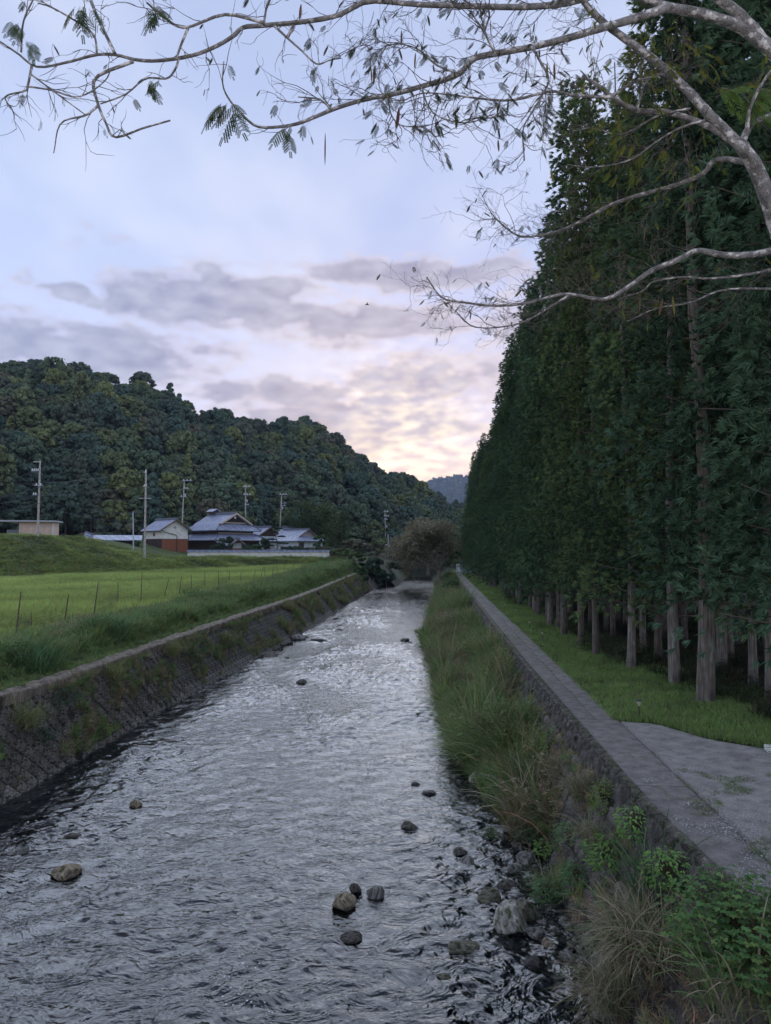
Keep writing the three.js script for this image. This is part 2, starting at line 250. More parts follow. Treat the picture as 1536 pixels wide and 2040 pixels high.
// ------------------------------------------------------------------ land on the right: lawn and the floor of the cedar grove
function landR(x, d) { return PATH_Y + 0.02 + smooth(5.2, 9, x) * .10 * (1 + fbm(x * .5, d * .4, 2)) + .05 * smooth(4.4, 5.2, x) * fbm(x * .9, d * .9, 2); }
const apronD = table([[4.25, 17.9], [4.97, 17.7], [5.63, 16.4], [6.69, 15.55], [8, 14.7], [11, 12.5], [20, 6]]);   // concrete turning place in front of the lawn
{
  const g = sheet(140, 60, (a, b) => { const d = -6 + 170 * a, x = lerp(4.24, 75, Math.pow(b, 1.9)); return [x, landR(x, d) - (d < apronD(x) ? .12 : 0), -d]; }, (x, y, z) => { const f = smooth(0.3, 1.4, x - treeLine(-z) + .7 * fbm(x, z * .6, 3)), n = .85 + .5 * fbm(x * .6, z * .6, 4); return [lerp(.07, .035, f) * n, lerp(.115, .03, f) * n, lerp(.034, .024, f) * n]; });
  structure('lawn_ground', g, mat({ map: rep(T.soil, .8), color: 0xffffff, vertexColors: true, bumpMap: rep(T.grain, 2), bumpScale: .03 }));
  // gravel bar between the stream and the right wall
  const gb = sheet(160, 22, (a, b) => { const d = 3 + 187 * a, x0 = barX(d) - .5, x1 = 2.75, x = lerp(x0, x1, b); return [x, barY(x, d) + .08 * fbm(x * 1.6, d * 1.6, 3), -d]; });
  structure('river_bank', gb, mat({ map: rep(T.soil, .9), color: lin(.10, .092, .078), bumpMap: rep(T.grain, 3), bumpScale: .05 }));
}
structure('ground', sheet(10, 10, (a, b) => [lerp(-140, 90, a), -1.3, lerp(12, -210, b)]), mat({ color: lin(.06, .055, .05) }));
// ------------------------------------------------------------------ stone walls of the river
const stoneMat = (r, g, b, o = {}) => mat({ map: rep(T.stone, 1.3), color: lin(r, g, b), bumpMap: rep(T.grain, 3), bumpScale: .02, vertexColors: true, ...o });
function setFrame(m, p, ax, up, nrm, sx = 1, sy = 1, sz = 1) { m.matrix.makeBasis(ax.clone().multiplyScalar(sx), up.clone().multiplyScalar(sy), nrm.clone().multiplyScalar(sz)).setPosition(p); m.matrix.decompose(m.position, m.quaternion, m.scale); return m; }
{ // left wall: square stones laid on their corners
  const r = rng(5), wall = thing('stone_retaining_wall', 'long battered wall of diamond-laid stone blocks holding the left river bank', 'wall');
  const face = (d, t) => { const a = V(leftBaseX(d), -.35, -d), b = V(leftTopX(d), leftTopY(d) - .22, -d); return a.lerp(b, t); };
  const backing = new GB(); const N = 240;
  for (let k = 0; k <= N; k++) { const d = 2 + 176 * k / N, a = face(d, 0), b = face(d, 1); backing.v(a.x, a.y, a.z, d, 0); backing.v(b.x, b.y, b.z, d, 2.6); if (k) { const n = backing.n; backing.quad(n - 4, n - 2, n - 1, n - 3); } }
  mesh('mortar_backing', backing.geo(), mat({ map: rep(T.soil, .7), color: lin(0.072, 0.067, 0.061), bumpMap: rep(T.grain, 1.5), bumpScale: .04, side: THREE.DoubleSide }), wall);
  // coping of worn concrete with a footworn top
  const segs = [4, 12, 19, 24.6, 30, 36, 43, 51, 60, 72, 86, 102, 120, 150, 178];
  const copMat = mat({ map: rep(T.soil, .5), color: lin(.26, .235, .205), bumpMap: rep(T.grain, 1.5), bumpScale: .05 });
  for (let k = 1; k < segs.length; k++) {
    const d0 = segs[k - 1] + .015, d1 = segs[k] - .015, nn = Math.max(6, Math.round((d1 - d0) * (d0 < 50 ? 6 : 1.5)));
    const prof = [[.02, -.30], [.05, -.02], [.0, .04], [-.14, .05], [-.30, .045], [-.46, .05], [-.60, .0], [-.66, -.2]];
    const g = sheet(nn, prof.length - 1, (a, b) => { const d = lerp(d0, d1, a), q = prof[Math.round(b * (prof.length - 1))], rough = .06 * fbm(d * 3.1, q[0] * 9, 4) + .05 * pn(d * 1.1, q[0] * 4), w = 1 + .5 * fbm(d * .5, 3, 3); return [leftTopX(d) + q[0] * w + .14 * fbm(d * 1.3, q[1] * 3 + 4, 4), leftTopY(d) + q[1] + rough, -d]; }, null, q => [q[0], q[2]]);
    mesh('coping_stone', g, copMat, wall);
  }
  const A = .245;
  const variants = [0, 1, 2, 3].map(() => { // pillow-faced diamond
    const g = new GB(), j = () => (r() - .5) * .05, base = [[A * .985, 0], [0, A * .985], [-A * .985, 0], [0, -A * .985]], h = .055 + .02 * r();
    const lo = base.map(([x, y]) => [x, y, -.03]), mid = base.map(([x, y]) => [x * .93 + j() * .4, y * .93 + j() * .4, h * .6]), hi = base.map(([x, y]) => [x * .62 + j(), y * .62 + j(), h + j() * .7]);
    const q = (a, b, c, d) => { const n = g.n; [a, b, c, d].forEach(w => g.v(...w, w[0] * 2 + w[2], w[1] * 2)); g.quad(n, n + 1, n + 2, n + 3); };
    for (let k = 0; k < 4; k++) { const m = (k + 1) % 4; q(lo[k], lo[m], mid[m], mid[k]); q(mid[k], mid[m], hi[m], hi[k]); } q(hi[0], hi[1], hi[2], hi[3]); return g.geo();
  });
  const dark = [[.15, .138, .125], [.175, .162, .148], [.125, .115, .108]].map(c => stoneMat(...c)), pale = [[0.243, 0.234, 0.220], [0.198, 0.188, 0.180], [0.216, 0.202, 0.180]].map(c => stoneMat(...c));
  const cells = []; const rowsN = 10;
  for (let i = 0; ; i++) { const d = 13 + i * A; if (d > 75) break; for (let j = 0; j < rowsN; j++) if ((i + j) % 2 === 0) cells.push([d, (j + .9) * A]); }
  cells.sort((a, b) => a[0] - b[0]);
  const near = cells.filter(c => c[0] > 16.2).slice(0, 300), rest = cells.filter(c => !near.includes(c));
  const frame = (d, t) => { const L = face(d, 0).distanceTo(face(d, 1)), p = face(d, t / L), up = face(d, 1).sub(face(d, 0)).normalize(), ax = face(d + .3, t / L).sub(face(d - .3, t / L)).normalize(), nr = V().crossVectors(ax, up).normalize(); if (nr.x < 0) { nr.negate(); ax.negate(); } return [p, ax, up, nr, t / L]; };
  for (const [d, t] of near) {
    const [p, ax, up, nr, tt] = frame(d, t); if (tt > .99) continue;
    if (r() < .03) continue; const clean = tt < .22 + .12 * fbm(d * .6, 2, 2) ? pale : dark, m = mesh('stone_block', variants[Math.floor(r() * 4)], clean[Math.floor(r() * 3)], wall);
    m.rotation.order = 'XYZ'; setFrame(m, p.addScaledVector(nr, (r() - .5) * .07), ax, up, nr, r() < .5 ? -1 : 1, .9 + .14 * r(), .8 + .7 * r()); if (m.scale.x < 0) setFrame(m, p, ax.negate(), up.clone().negate(), nr);
  }
  const im = [], ic = []; for (const [d, t] of rest) { const [p, ax, up, nr, tt] = frame(d, t); if (tt > .99) continue; const k = tt < .3 ? .20 + .05 * r() : .11 + .05 * r(); im.push(new THREE.Matrix4().makeBasis(ax, up, nr).setPosition(p.addScaledVector(nr, (r() - .4) * .025))); ic.push(lin(k, k * .95, k * .9)); }
  stuff('far_stone_blocks', '', '', variants[0], stoneMat(1, 1, 1), im, ic, wall);
}
{ // right wall: roughly squared stones under a broken concrete edge, path slabs on top
  const r = rng(8), wall = thing('stone_river_wall', 'rough stone wall below the concrete path on the right bank', 'wall');
  const face = (d, t) => V(lerp(2.08, pathL(d) - .07, t), lerp(-.25, PATH_Y - .02, t), -d);
  const bk = sheet(420, 20, (a, b) => { const d = 4 + 150 * a * (0.35 + .65 * a), q = face(d, b); return [q.x + .06 * fbm(d * 2.2, b * 5, 4), q.y, q.z]; }, null, (q) => [q[2], q[1] * 1.2]);
  mesh('mortar_backing', bk, mat({ map: rep(T.stone, .6), color: lin(0.105, 0.097, 0.093), bumpMap: rep(T.grain, 1.2), bumpScale: .05, side: THREE.DoubleSide }), wall);
  const variants = [0, 1, 2, 3, 4].map(k => { // lumpy block about 1 x 1 on the face, .25 proud
    const g = new GB(), n = 4, q = rng(40 + k), id = []; const f = [];
    for (let i = 0; i <= n; i++) for (let j = 0; j <= n; j++) { const x = i / n * 2 - 1, y = j / n * 2 - 1, rim = Math.max(Math.abs(x), Math.abs(y)) === 1, rr = (1 - .22 * Math.max(0, Math.abs(x) + Math.abs(y) - 1.05)) * (1 + (rim ? .10 : .0) * (q() - .5)); id.push(g.v(x * .49 * rr, y * .49 * rr, rim ? -.12 : .10 + .13 * (q() - .5) + .06 * (1 - x * x), x, y)); }
    for (let i = 0; i < n; i++) for (let j = 0; j < n; j++) { const b = i * (n + 1) + j; g.quad(id[b], id[b + n + 1], id[b + n + 2], id[b + 1]); } return g.geo();
  });
  const ms = [[.175, .16, .148], [.21, .195, .182], [.148, .136, .128], [.20, .195, .172]].map(c => stoneMat(...c));
  let count = 0; const rows = 7;
  for (let j = 0; j < rows; j++) { let d = 6.3 + r() * .3; while (d < 25 && count < 298) { const w = .28 + .30 * r(), t = (j + .5) / rows * .86, c = d + w / 2, p = face(c, t), up = face(c, 1).sub(face(c, 0)).normalize(), ax = V(0, 0, -1), nr = V().crossVectors(up, ax).normalize(); if (nr.x > 0) nr.negate(); const a2 = V().crossVectors(up, nr); const m = mesh('stone_block', variants[Math.floor(r() * 5)], ms[Math.floor(r() * 4)], wall); setFrame(m, p.addScaledVector(nr, .0), a2, up, nr, w * (.94 + .1 * r()), .335 * (0.8 + .3 * r()), .26 * (.5 + 1.0 * r())); d += w; count++; } }
  // concrete edge: ragged, undercut in places
  const edgeMat = mat({ map: rep(T.stone, .8), color: lin(.18, .168, .152), bumpMap: rep(T.grain, 2.2), bumpScale: .06 });
  const segs = [3.5, 9, 13.4, 18, 23, 29, 36, 45, 56, 70, 90, 115, 145];
  for (let k = 1; k < segs.length; k++) {
    const d0 = segs[k - 1] + .01, d1 = segs[k] - .01, nn = Math.max(8, Math.round((d1 - d0) * (d0 < 30 ? 14 : 3))), rows = 9;
    const g = sheet(nn, rows, (a, b) => { const d = lerp(d0, d1, a), drop = .42 + .10 * fbm(d * .8, 1, 2), rag = .15 * fbm(d * 4.5, b * 3 + 2, 4) + .11 * fbm(d * 1.3, b * 1.5, 3); if (b < .35) { const q = b / .35; return [pathL(d) + .12 - .12 * q + rag * q * .9, PATH_Y + .012 + .018 * fbm(d * 3, q * 3, 3) - .035 * q * q, -d]; } const q = (b - .35) / .65; return [pathL(d) - .02 - .13 * q + rag - .04, PATH_Y - .03 - drop * q + .03 * fbm(d * 5, q * 2 + 7, 3), -d]; }, null, q => [q[2], q[0] * .8 + q[1]]);
    mesh('concrete_edge', g, edgeMat, wall);
  }
}
{ // the path: concrete slabs with open joints, and the turning place beside it
  const r = rng(14), path = new THREE.Group(); path.name = 'footpath'; path.userData = { kind: 'structure', label: 'narrow concrete footpath running along the river wall', category: 'path' }; scene.add(path);
  const tones = [[.30, .285, .26], [.275, .262, .24], [.32, .305, .275], [.29, .275, .25]].map(c => mat({ map: rep(T.concrete, .55), color: lin(...c), bumpMap: rep(T.grain, 2.4), bumpScale: .03 }));
  const base = new GB(); for (let k = 0; k <= 120; k++) { const d = 2 + k * 1.2; base.v(pathL(d) + .02, PATH_Y - .03, -d, 0, d); base.v(4.26, PATH_Y - .03, -d, 1.2, d); if (k) { const n = base.n; base.quad(n - 4, n - 3, n - 1, n - 2); } }
  mesh('joint_bed', base.geo(), mat({ map: rep(T.soil, 1), color: lin(.10, .095, .085), side: THREE.DoubleSide }), path);
  const slab = (x0, x1, d0, d1, m) => { const g = sheet(Math.max(4, Math.round((d1 - d0) * 2)), 4, (a, b) => { const d = lerp(d0, d1, a), x = lerp(x0(d), x1(d), b), e = Math.min(a, 1 - a, b, 1 - b) < 1e-6 ? -.02 : 0; return [x, PATH_Y + .006 + e + .006 * fbm(x * 1.4, d * 1.1, 2), -d]; }); mesh('concrete_slab', g, m, path); };
  let d = 18.05; const mid = () => 3.74;
  while (d < 140) { const w = 1.55 + .7 * r(); slab(dd => pathL(dd) + .11, () => 3.739, d, d + w - .012, tones[Math.floor(r() * 4)]); d += w; }
  d = 18.05; while (d < 140) { const w = 1.7 + 1.2 * r(); slab(() => 3.75, () => 4.23, d, d + w - .012, tones[Math.floor(r() * 4)]); d += w; }
  slab(dd => pathL(dd) + .11, () => 4.232, 13.1, 18.02, tones[0]); slab(dd => pathL(dd) + .11, () => 4.232, 2, 13.08, tones[1]);
  // turning place: a wide pale concrete apron with a curved outer edge
  const apr = new THREE.Group(); apr.name = 'concrete_apron'; apr.userData = { kind: 'structure', label: 'pale concrete turning place beside the path', category: 'pavement' }; scene.add(apr);
  const am = mat({ map: rep(T.concrete, .42), color: lin(.40, .385, .36), bumpMap: rep(T.grain, 3), bumpScale: .03 });
  const ag = sheet(44, 60, (a, b) => { const x = 4.262 + 15 * a * a, far = apronD(x) + .07 * fbm(x * 2.4, 1, 3), dd = lerp(2.5, far, b); return [x, PATH_Y + .035 + .012 * fbm(x * .8, dd * .8, 2) - (b > .999 || a < .001 ? .07 : 0), -dd]; });
  mesh('concrete_slab', ag, am, apr);
  const corner = onY(1531, 1490, 2.3); // pale flat stone at the far right rim
  const k = mesh('stone_slab', new THREE.BoxGeometry(.55, .09, .3), mat({ map: rep(T.stone, 1), color: lin(.55, .58, .58) })); k.position.set(corner.x + .22, 2.29, corner.z + .05); k.rotation.y = -.15; tag(k, 'pale flat stone slab lying where the apron meets the grass', 'slab');
}
// ------------------------------------------------------------------ valley floor out to the horizon, wooded hill, far mountain
structure('terrain', sheet(40, 40, (a, b) => { const x = lerp(-500, 1500, a), d = lerp(100, 3100, b * b); return [x, -1.2, -d]; }, null, q => [q[0] / 4, q[2] / 4]), mat({ map: T.soil, color: lin(.04, .055, .028) }));
structure('valley_floor', sheet(60, 40, (a, b) => { const x = lerp(-150, 90, a), d = lerp(124, 300, b); const river = smooth(7, 3, Math.abs(x + 4)) * (1 - smooth(168, 185, d)); return [x, lerp(lerp(x < -4 ? 4.6 : 2.0, 5.0, smooth(150, 200, d)) + .3 * fbm(x * .1, d * .1, 2), -.6, river) - .35 * (1 - smooth(124, 132, d)), -d]; }), mat({ map: rep(T.soil, .4), color: lin(.04, .05, .028) }));
// ridge and foot of the hill, measured down the photograph's skyline
const hillPts = [[-420, 690, 215, 128, 12], [-200, 700, 225, 132, 10], [0, 722, 240, 140, 9], [150, 724, 246, 146, 8], [250, 748, 253, 150, 7.5], [330, 790, 262, 154, 7], [400, 818, 270, 158, 6.5], [460, 838, 279, 163, 6.5], [520, 858, 287, 168, 6.5], [560, 848, 291, 171, 6], [610, 842, 297, 174, 6], [650, 872, 308, 179, 6], [720, 918, 330, 190, 6], [790, 958, 360, 205, 6], [850, 992, 385, 220, 5.5], [900, 1012, 410, 232, 5], [960, 1020, 430, 245, 5], [1080, 1000, 440, 255, 5], [1250, 960, 450, 262, 5]];
const hillRows = hillPts.map(([px, py, dr, df, yf]) => { const a = at(px, py, dr), b = at(px, 1095, df); return [b.x, yf, df, a.x, a.y - 7.5, dr]; });
function hill(u, t) { // u 0..1 along, t 0 foot .. 1 ridge .. beyond = back slope
  const f = clamp(u) * (hillRows.length - 1), i = Math.min(hillRows.length - 2, Math.floor(f)), k = f - i, q = hillRows[i].map((v, m) => lerp(v, hillRows[i + 1][m], k));
  const tt = Math.min(t, 1), x = lerp(q[0], q[3], t), d = lerp(q[2], q[5], t); let y = lerp(q[1], q[4], Math.pow(Math.max(0, tt), .92)) - Math.max(0, t - 1) * 90;
  y += Math.sin(Math.PI * tt) * (5 * fbm(u * 22, t * 1.6, 3) + 2.5 * fbm(u * 50, t * 6, 2)); return V(x, y, -d);
}
structure('hill', sheet(120, 40, (a, b) => { const p = hill(a, b * 1.5 - .03); return [p.x, p.y, p.z]; }), mat({ map: rep(T.soil, .25), color: lin(.035, .045, .025) }));

// crowns: leaf clumps on the surfaces of many lobes
function lobeCrown(seed, H, R, nLobes, perLobe, size, kind) {
  const r = rng(seed), g = new GB(), lobes = [];
  for (let k = 0; k < nLobes; k++) {
    let h = kind === 'cone' ? Math.pow(r(), 1.2) : Math.pow(r(), .75), an = r() * 6.283, prof = kind === 'cone' ? 1 - h * .92 : Math.sqrt(Math.max(0, 1 - Math.pow((h - .38) / .66, 2)));
    const rad = R * prof * (.35 + .65 * Math.sqrt(r())); lobes.push([Math.cos(an) * rad, H * (.22 + .76 * h), Math.sin(an) * rad, R * (kind === 'cone' ? .24 + .2 * (1 - h) : .11 + .20 * r()), .78 + .44 * r()]);
  }
  for (const [x, y, z, lr, tone] of lobes) for (let k = 0; k < perLobe; k++) {
    const a = r() * 6.283, cz = r() * 1.5 - .5, sz = Math.sqrt(Math.max(0, 1 - cz * cz)), n = V(Math.cos(a) * sz, cz, Math.sin(a) * sz), rr = lr * (.55 + .62 * r()), p = V(x, y, z).addScaledVector(n, rr); p.y = y + (p.y - y) * (kind === 'cone' ? .55 : .72) - lr * .1;
    const s = size * (.6 + .8 * r()), t1 = V(r() - .5, r() - .5, r() - .5).cross(n).normalize(), t2 = n.clone().add(V(r() - .5, r() - .2, r() - .5)).cross(t1).normalize(), c = tone * (.82 + .36 * r()); g.col = [c, c * (1 + .04 * (r() - .5)), c];
    const b = g.n, q = (u, v) => g.v(p.x + (t1.x * u + t2.x * v) * s, p.y + (t1.y * u + t2.y * v) * s, p.z + (t1.z * u + t2.z * v) * s); q(-.5, -.2 - .3 * r()); q(.3, -.5); q(.55, .25 * r()); q(-.1, .55); g.quad(b, b + 1, b + 2, b + 3);
  }
  return g.geo();
}
const trunkGeo = (H, r0, seed = 1, sides = 6) => { const g = new GB(), q = rng(seed), pts = [], rad = []; for (let k = 0; k <= 5; k++) { const t = k / 5; pts.push(V((q() - .5) * .12 * H * .2 * t, H * t - (k ? 0 : .4), (q() - .5) * .12 * H * .2 * t)); rad.push(r0 * (1 - .75 * t)); } return g.tube(pts, rad, sides).geo(); };
const hillTone = [[.10, .145, .088], [.12, .165, .092], [.080, .122, .088], [.145, .18, .085], [.105, .132, .094], [.086, .138, .105], [.18, .21, .085], [.145, .145, .092]].map(c => leafMat(lin(...c), .18));
const barkFar = mat({ color: lin(.10, .085, .075), map: rep(T.bark, .5) });
const hillKinds = [
  { n: 'broadleaf_tree', cat: 'tree', say: 'dark green broadleaf tree', geo: [lobeCrown(1, 11, 4.2, 96, 54, .58), lobeCrown(2, 12, 4.6, 110, 54, .6), lobeCrown(3, 9.5, 4.0, 90, 52, .56), lobeCrown(4, 13, 3.9, 105, 52, .58)], trunk: trunkGeo(7, .28, 3) },
  { n: 'conifer_tree', cat: 'tree', say: 'dark pointed conifer', geo: [lobeCrown(5, 13, 2.9, 42, 100, .55, 'cone'), lobeCrown(6, 15, 3.1, 46, 100, .55, 'cone')], trunk: trunkGeo(11, .24, 4) },
];
{
  const r = rng(77), spots = [], tooNear = (p, s) => spots.some(q => Math.abs(q.p.x - p.x) < s && Math.abs(q.p.z - p.z) < s * 1.0 && (q.p.x - p.x) ** 2 + (q.p.z - p.z) ** 2 < s * s);
  for (let k = 0; k < 16000 && spots.length < 1750; k++) { const u = .02 + .98 * r(), t = Math.pow(r(), .9) * 1.02 - .02, p = hill(u, t); if (p.x > 60) continue; const edge = t > .93; if (tooNear(p, edge ? 3.0 : 3.5)) continue; spots.push({ p, u, t }); }
  const eye = camera.position, seen = s => { const v = s.p.clone().sub(eye), c = camera.matrixWorldInverse, q = s.p.clone().applyMatrix4(camera.matrixWorldInverse); return -q.z > 0 && Math.abs(q.x / -q.z) < .56; };
  camera.matrixWorldInverse.copy(camera.matrixWorld).invert();
  const view = spots.filter(seen).sort((a, b) => a.p.distanceTo(eye) * (a.t > .93 && a.t < 1.04 ? .55 : 1) - b.p.distanceTo(eye) * (b.t > .93 && b.t < 1.04 ? .55 : 1)), first = new Set(view.slice(0, 296));
  const where = s => { const q = s.p.clone().applyMatrix4(camera.matrixWorldInverse), px = 768 + F * q.x / -q.z; const h = s.t > .9 ? 'on the skyline' : s.t > .55 ? 'high up' : s.t > .25 ? 'at mid slope' : 'at the foot';
    const a = px < 60 ? 'left of the pink shed' : px < 130 ? 'above the pink shed' : px < 210 ? 'above the sloping tiled wall' : px < 290 ? 'above the gatehouse' : px < 350 ? 'above the storehouse' : px < 420 ? 'above the farmhouse ridge' : px < 490 ? 'above the farmhouse gable' : px < 540 ? 'above the low annex' : px < 590 ? 'above the garden pine' : px < 650 ? 'above the bamboo grove' : px < 720 ? 'right of the bamboo grove' : px < 780 ? 'above the road railing' : 'toward the valley mouth'; return h + ', ' + a; };
  const lots = hillKinds.map(k => k.geo.map(() => [[], []]));
  for (const s of spots) {
    const cone = fbm(s.p.x * .02 + 3, s.p.z * .02, 2) + .6 * (r() - .5) > .26, kind = hillKinds[cone ? 1 : 0], v = Math.floor(r() * kind.geo.length), sc = (cone ? .5 + .42 * r() : .5 + .55 * r()), ry = r() * 6.28, grown = s.t > .9 ? .8 : 1, toneK = r() < .07 ? 6 : r() < .06 ? 7 : Math.floor(r() * 6), sy = sc * (.75 + .55 * r()) * grown;
    if (first.has(s)) {
      const o = thing(kind.n, ['dark', 'mid-green', 'blackish', 'light-green', 'grey-green', 'bluish-green', 'yellow-green', 'brownish'][toneK] + (cone ? ' conifer ' : ' broadleaf tree ') + where(s), kind.cat, [s.p.x, s.p.y - .3, s.p.z], ry, 'trees of the wooded hillside'); o.scale.set(sc, sy, sc);
      mesh('crown', kind.geo[v], hillTone[toneK], o); mesh('trunk', kind.trunk, barkFar, o);
    } else { const c = hillTone[toneK].color.clone(); lots[cone ? 1 : 0][v][0].push(place(s.p.x, s.p.y - .3, s.p.z, ry, sc, sy)); lots[cone ? 1 : 0][v][1].push(c); }
  }
  lots.forEach((k, i) => k.forEach(([m, c], j) => m.length && stuff('hillside_wood', 'mass of further trees filling the wooded hillside', 'wood', hillKinds[i].geo[j], leafMat(0xffffff, .18), m, c)));
  // understorey that hides the hill's soil between the trees
  const bush = lobeCrown(12, 3.2, 2.4, 7, 26, .95), bm = [], bc = []; for (let k = 0; k < 1500; k++) { const u = .02 + .96 * r(), t = r() * 1.02 - .04, p = hill(u, t); if (p.x > 40) continue; bm.push(place(p.x, p.y - .5, p.z, r() * 6, .8 + .7 * r())); bc.push(hillTone[Math.floor(r() * 8)].color); }
  stuff('undergrowth', 'dark undergrowth between the trees of the hillside', 'undergrowth', bush, leafMat(0xffffff, .18), bm, bc);
  // far mountain beyond the valley mouth
  const m0 = at(890, 1010, 1500), ridge = table([[700, 1030], [780, 1000], [835, 968], [860, 958], [880, 953], [905, 950], [940, 952], [1000, 945], [1100, 960], [1300, 985], [1500, 1010]]);
  const mount = (a, t) => { const px = lerp(700, 1500, a), d = lerp(2000, 2900, t), p = at(px, lerp(1100, ridge(px) + 7, Math.pow(Math.max(0, t), .9)), d); p.y += 20 * Math.sin(Math.PI * clamp(t)) * fbm(a * 20, t * 2, 3); if (t > 1) p.y -= (t - 1) * 600; return p; };
  structure('mountain', sheet(70, 26, (a, b) => { const p = mount(a, b * 1.25); return [p.x, p.y, p.z]; }), mat({ color: lin(.03, .04, .025) }));
  const fm = [], fc = []; const far = lobeCrown(14, 12, 5.6, 12, 22, 2.6); for (let k = 0; k < 5200; k++) { const p = mount(r() * .62, r() * 1.04); fm.push(place(p.x, p.y - 4, p.z, r() * 6, 1.4 + 1.0 * r())); fc.push(hillTone[Math.floor(r() * 8)].color); }
  stuff('mountain_forest', 'distant forest covering the blue mountain', 'forest', far, leafMat(0xffffff, .15), fm, fc);
}
// ------------------------------------------------------------------ cedar grove on the right
function cedarCrown(seed, H, low, R, dens = 1) {
  const r = rng(seed), g = new GB(), limbs = new GB(), up = V(0, 1, 0);
  const nB = Math.round(66 * dens), nIn = Math.round(78 * dens); let an = r() * 6.28;
  for (let k = 0; k < nB + nIn; k++) { // outer boughs, then short ones that clothe the trunk
    const inner = k >= nB, t = inner ? (k - nB + r()) / nIn * .92 : (k + r() * .7) / nB, h = lerp(low + .6, H - .6, t); an += 2.4 + (r() - .5) * 1.1;
    const env = R * Math.pow(1 - t, .72) * (.68 + .58 * r()) + .22, out = V(Math.cos(an), 0, Math.sin(an)), cr = inner ? .50 + .30 * (1 - t) : (.80 + .50 * r()) * (.45 + .65 * (1 - t));
    const reach = inner ? .30 + .45 * r() : Math.max(.12, (env - cr * .7) * (r() < .25 ? .55 : 1)), c = out.clone().multiplyScalar(reach).setY(h + .08 * env - .25);
    limbs.tube([V(0, h - .3, 0), out.clone().multiplyScalar(reach * .5).setY(h - .25), c.clone().addScaledVector(out, .2)], [.022, .016, .008], 4, false);
    const tone = .66 + .62 * r(), nP = inner ? 16 : Math.round((28 + 22 * (1 - t)) * dens);
    for (let q = 0; q < nP; q++) { // plumes over the upper and outer side of the bough, hanging like a fountain
      const a2 = an + (r() - .5) * 4.2, e = r() * 1.75 - .42, o = V(Math.cos(a2) * Math.cos(e), Math.sin(e) * 1.15, Math.sin(a2) * Math.cos(e)), p = c.clone().addScaledVector(o, cr * (.50 + .55 * Math.sqrt(r()))); p.y -= .22 * cr;
      const hd = out.clone().multiplyScalar(.45).add(o.clone().multiplyScalar(.75)).add(V(0, -.25, 0)), pt = tone * (.84 + .32 * r()), yel = r() < .10 ? 1.22 : 1, nS = inner ? 14 : 21;
      for (let s = 0; s < nS; s++) {
        const d = hd.clone().add(V((r() - .5) * 1.25, (r() - .5) * 1.0, (r() - .5) * 1.25)).normalize(), len = (inner ? .14 : .10) + .17 * r(), f = pt * (.80 + .4 * r()); g.col = [f * yel, f * (yel > 1 ? 1.12 : 1), f];
        g.blade(p, d, len, inner ? .042 : .027, V((r() - .5) * .5, r() < .25 ? .5 : -.9, (r() - .5) * .4), 2, V(r() - .5, r() - .5, r() - .5).cross(d), .9);
      }
    }
  }
  return [g.geo(), limbs.geo()];
}
function cedarTrunk(seed, H, r0, flare) {
  const r = rng(seed), g = new GB(), pts = [], rad = [], lean = (r() - .5) * .7, bend = (r() - .5) * .35, a = r() * 6.28, N = 11;
  for (let k = 0; k <= N; k++) { const t = k / N, tt = t < .3 ? t * .5 : .15 + (t - .3) / .7 * .85, y = H * tt, b = bend * Math.sin(Math.min(1, tt * 2.2) * 3.14) + lean * tt; pts.push(V(Math.cos(a) * b, y - (k ? 0 : .25), Math.sin(a) * b)); rad.push(r0 * (1 - .86 * tt) * (1 + flare * Math.exp(-y / .35))); }
  return g.tube(pts, rad, 12, true, .16).geo();
}
const cedarGeo = [[101, 24, 1.7, 2.35], [102, 22.5, 2.0, 2.2], [103, 25, 1.5, 2.45], [104, 21, 1.8, 2.1], [105, 23, 2.2, 2.3]].map(([s, H, l, R]) => cedarCrown(s, H, l, R));
const cedarSparse = [[111, 22, 7.0, 2.0], [112, 23, 8.5, 2.0]].map(([s, H, l, R]) => cedarCrown(s, H, l, R, .72));
const cedarTrunks = [201, 202, 203, 204, 205, 206].map((s, k) => cedarTrunk(s, 22, .155 + .02 * (k % 3), .16 + .12 * (k % 2)));
const cedarTone = [[.085, .150, .078], [.074, .134, .076], [.105, .165, .074], [.066, .120, .070], [.125, .18, .072]].map(c => leafMat(lin(...c), .12));
const cedarBark = [[.165, .155, .14], [.135, .125, .115], [.21, .205, .19], [.145, .13, .115]].map(c => mat({ color: lin(...c), map: rep(T.bark, .9, .35), bumpMap: rep(T.barkB, .9, .35), bumpScale: .009 }));
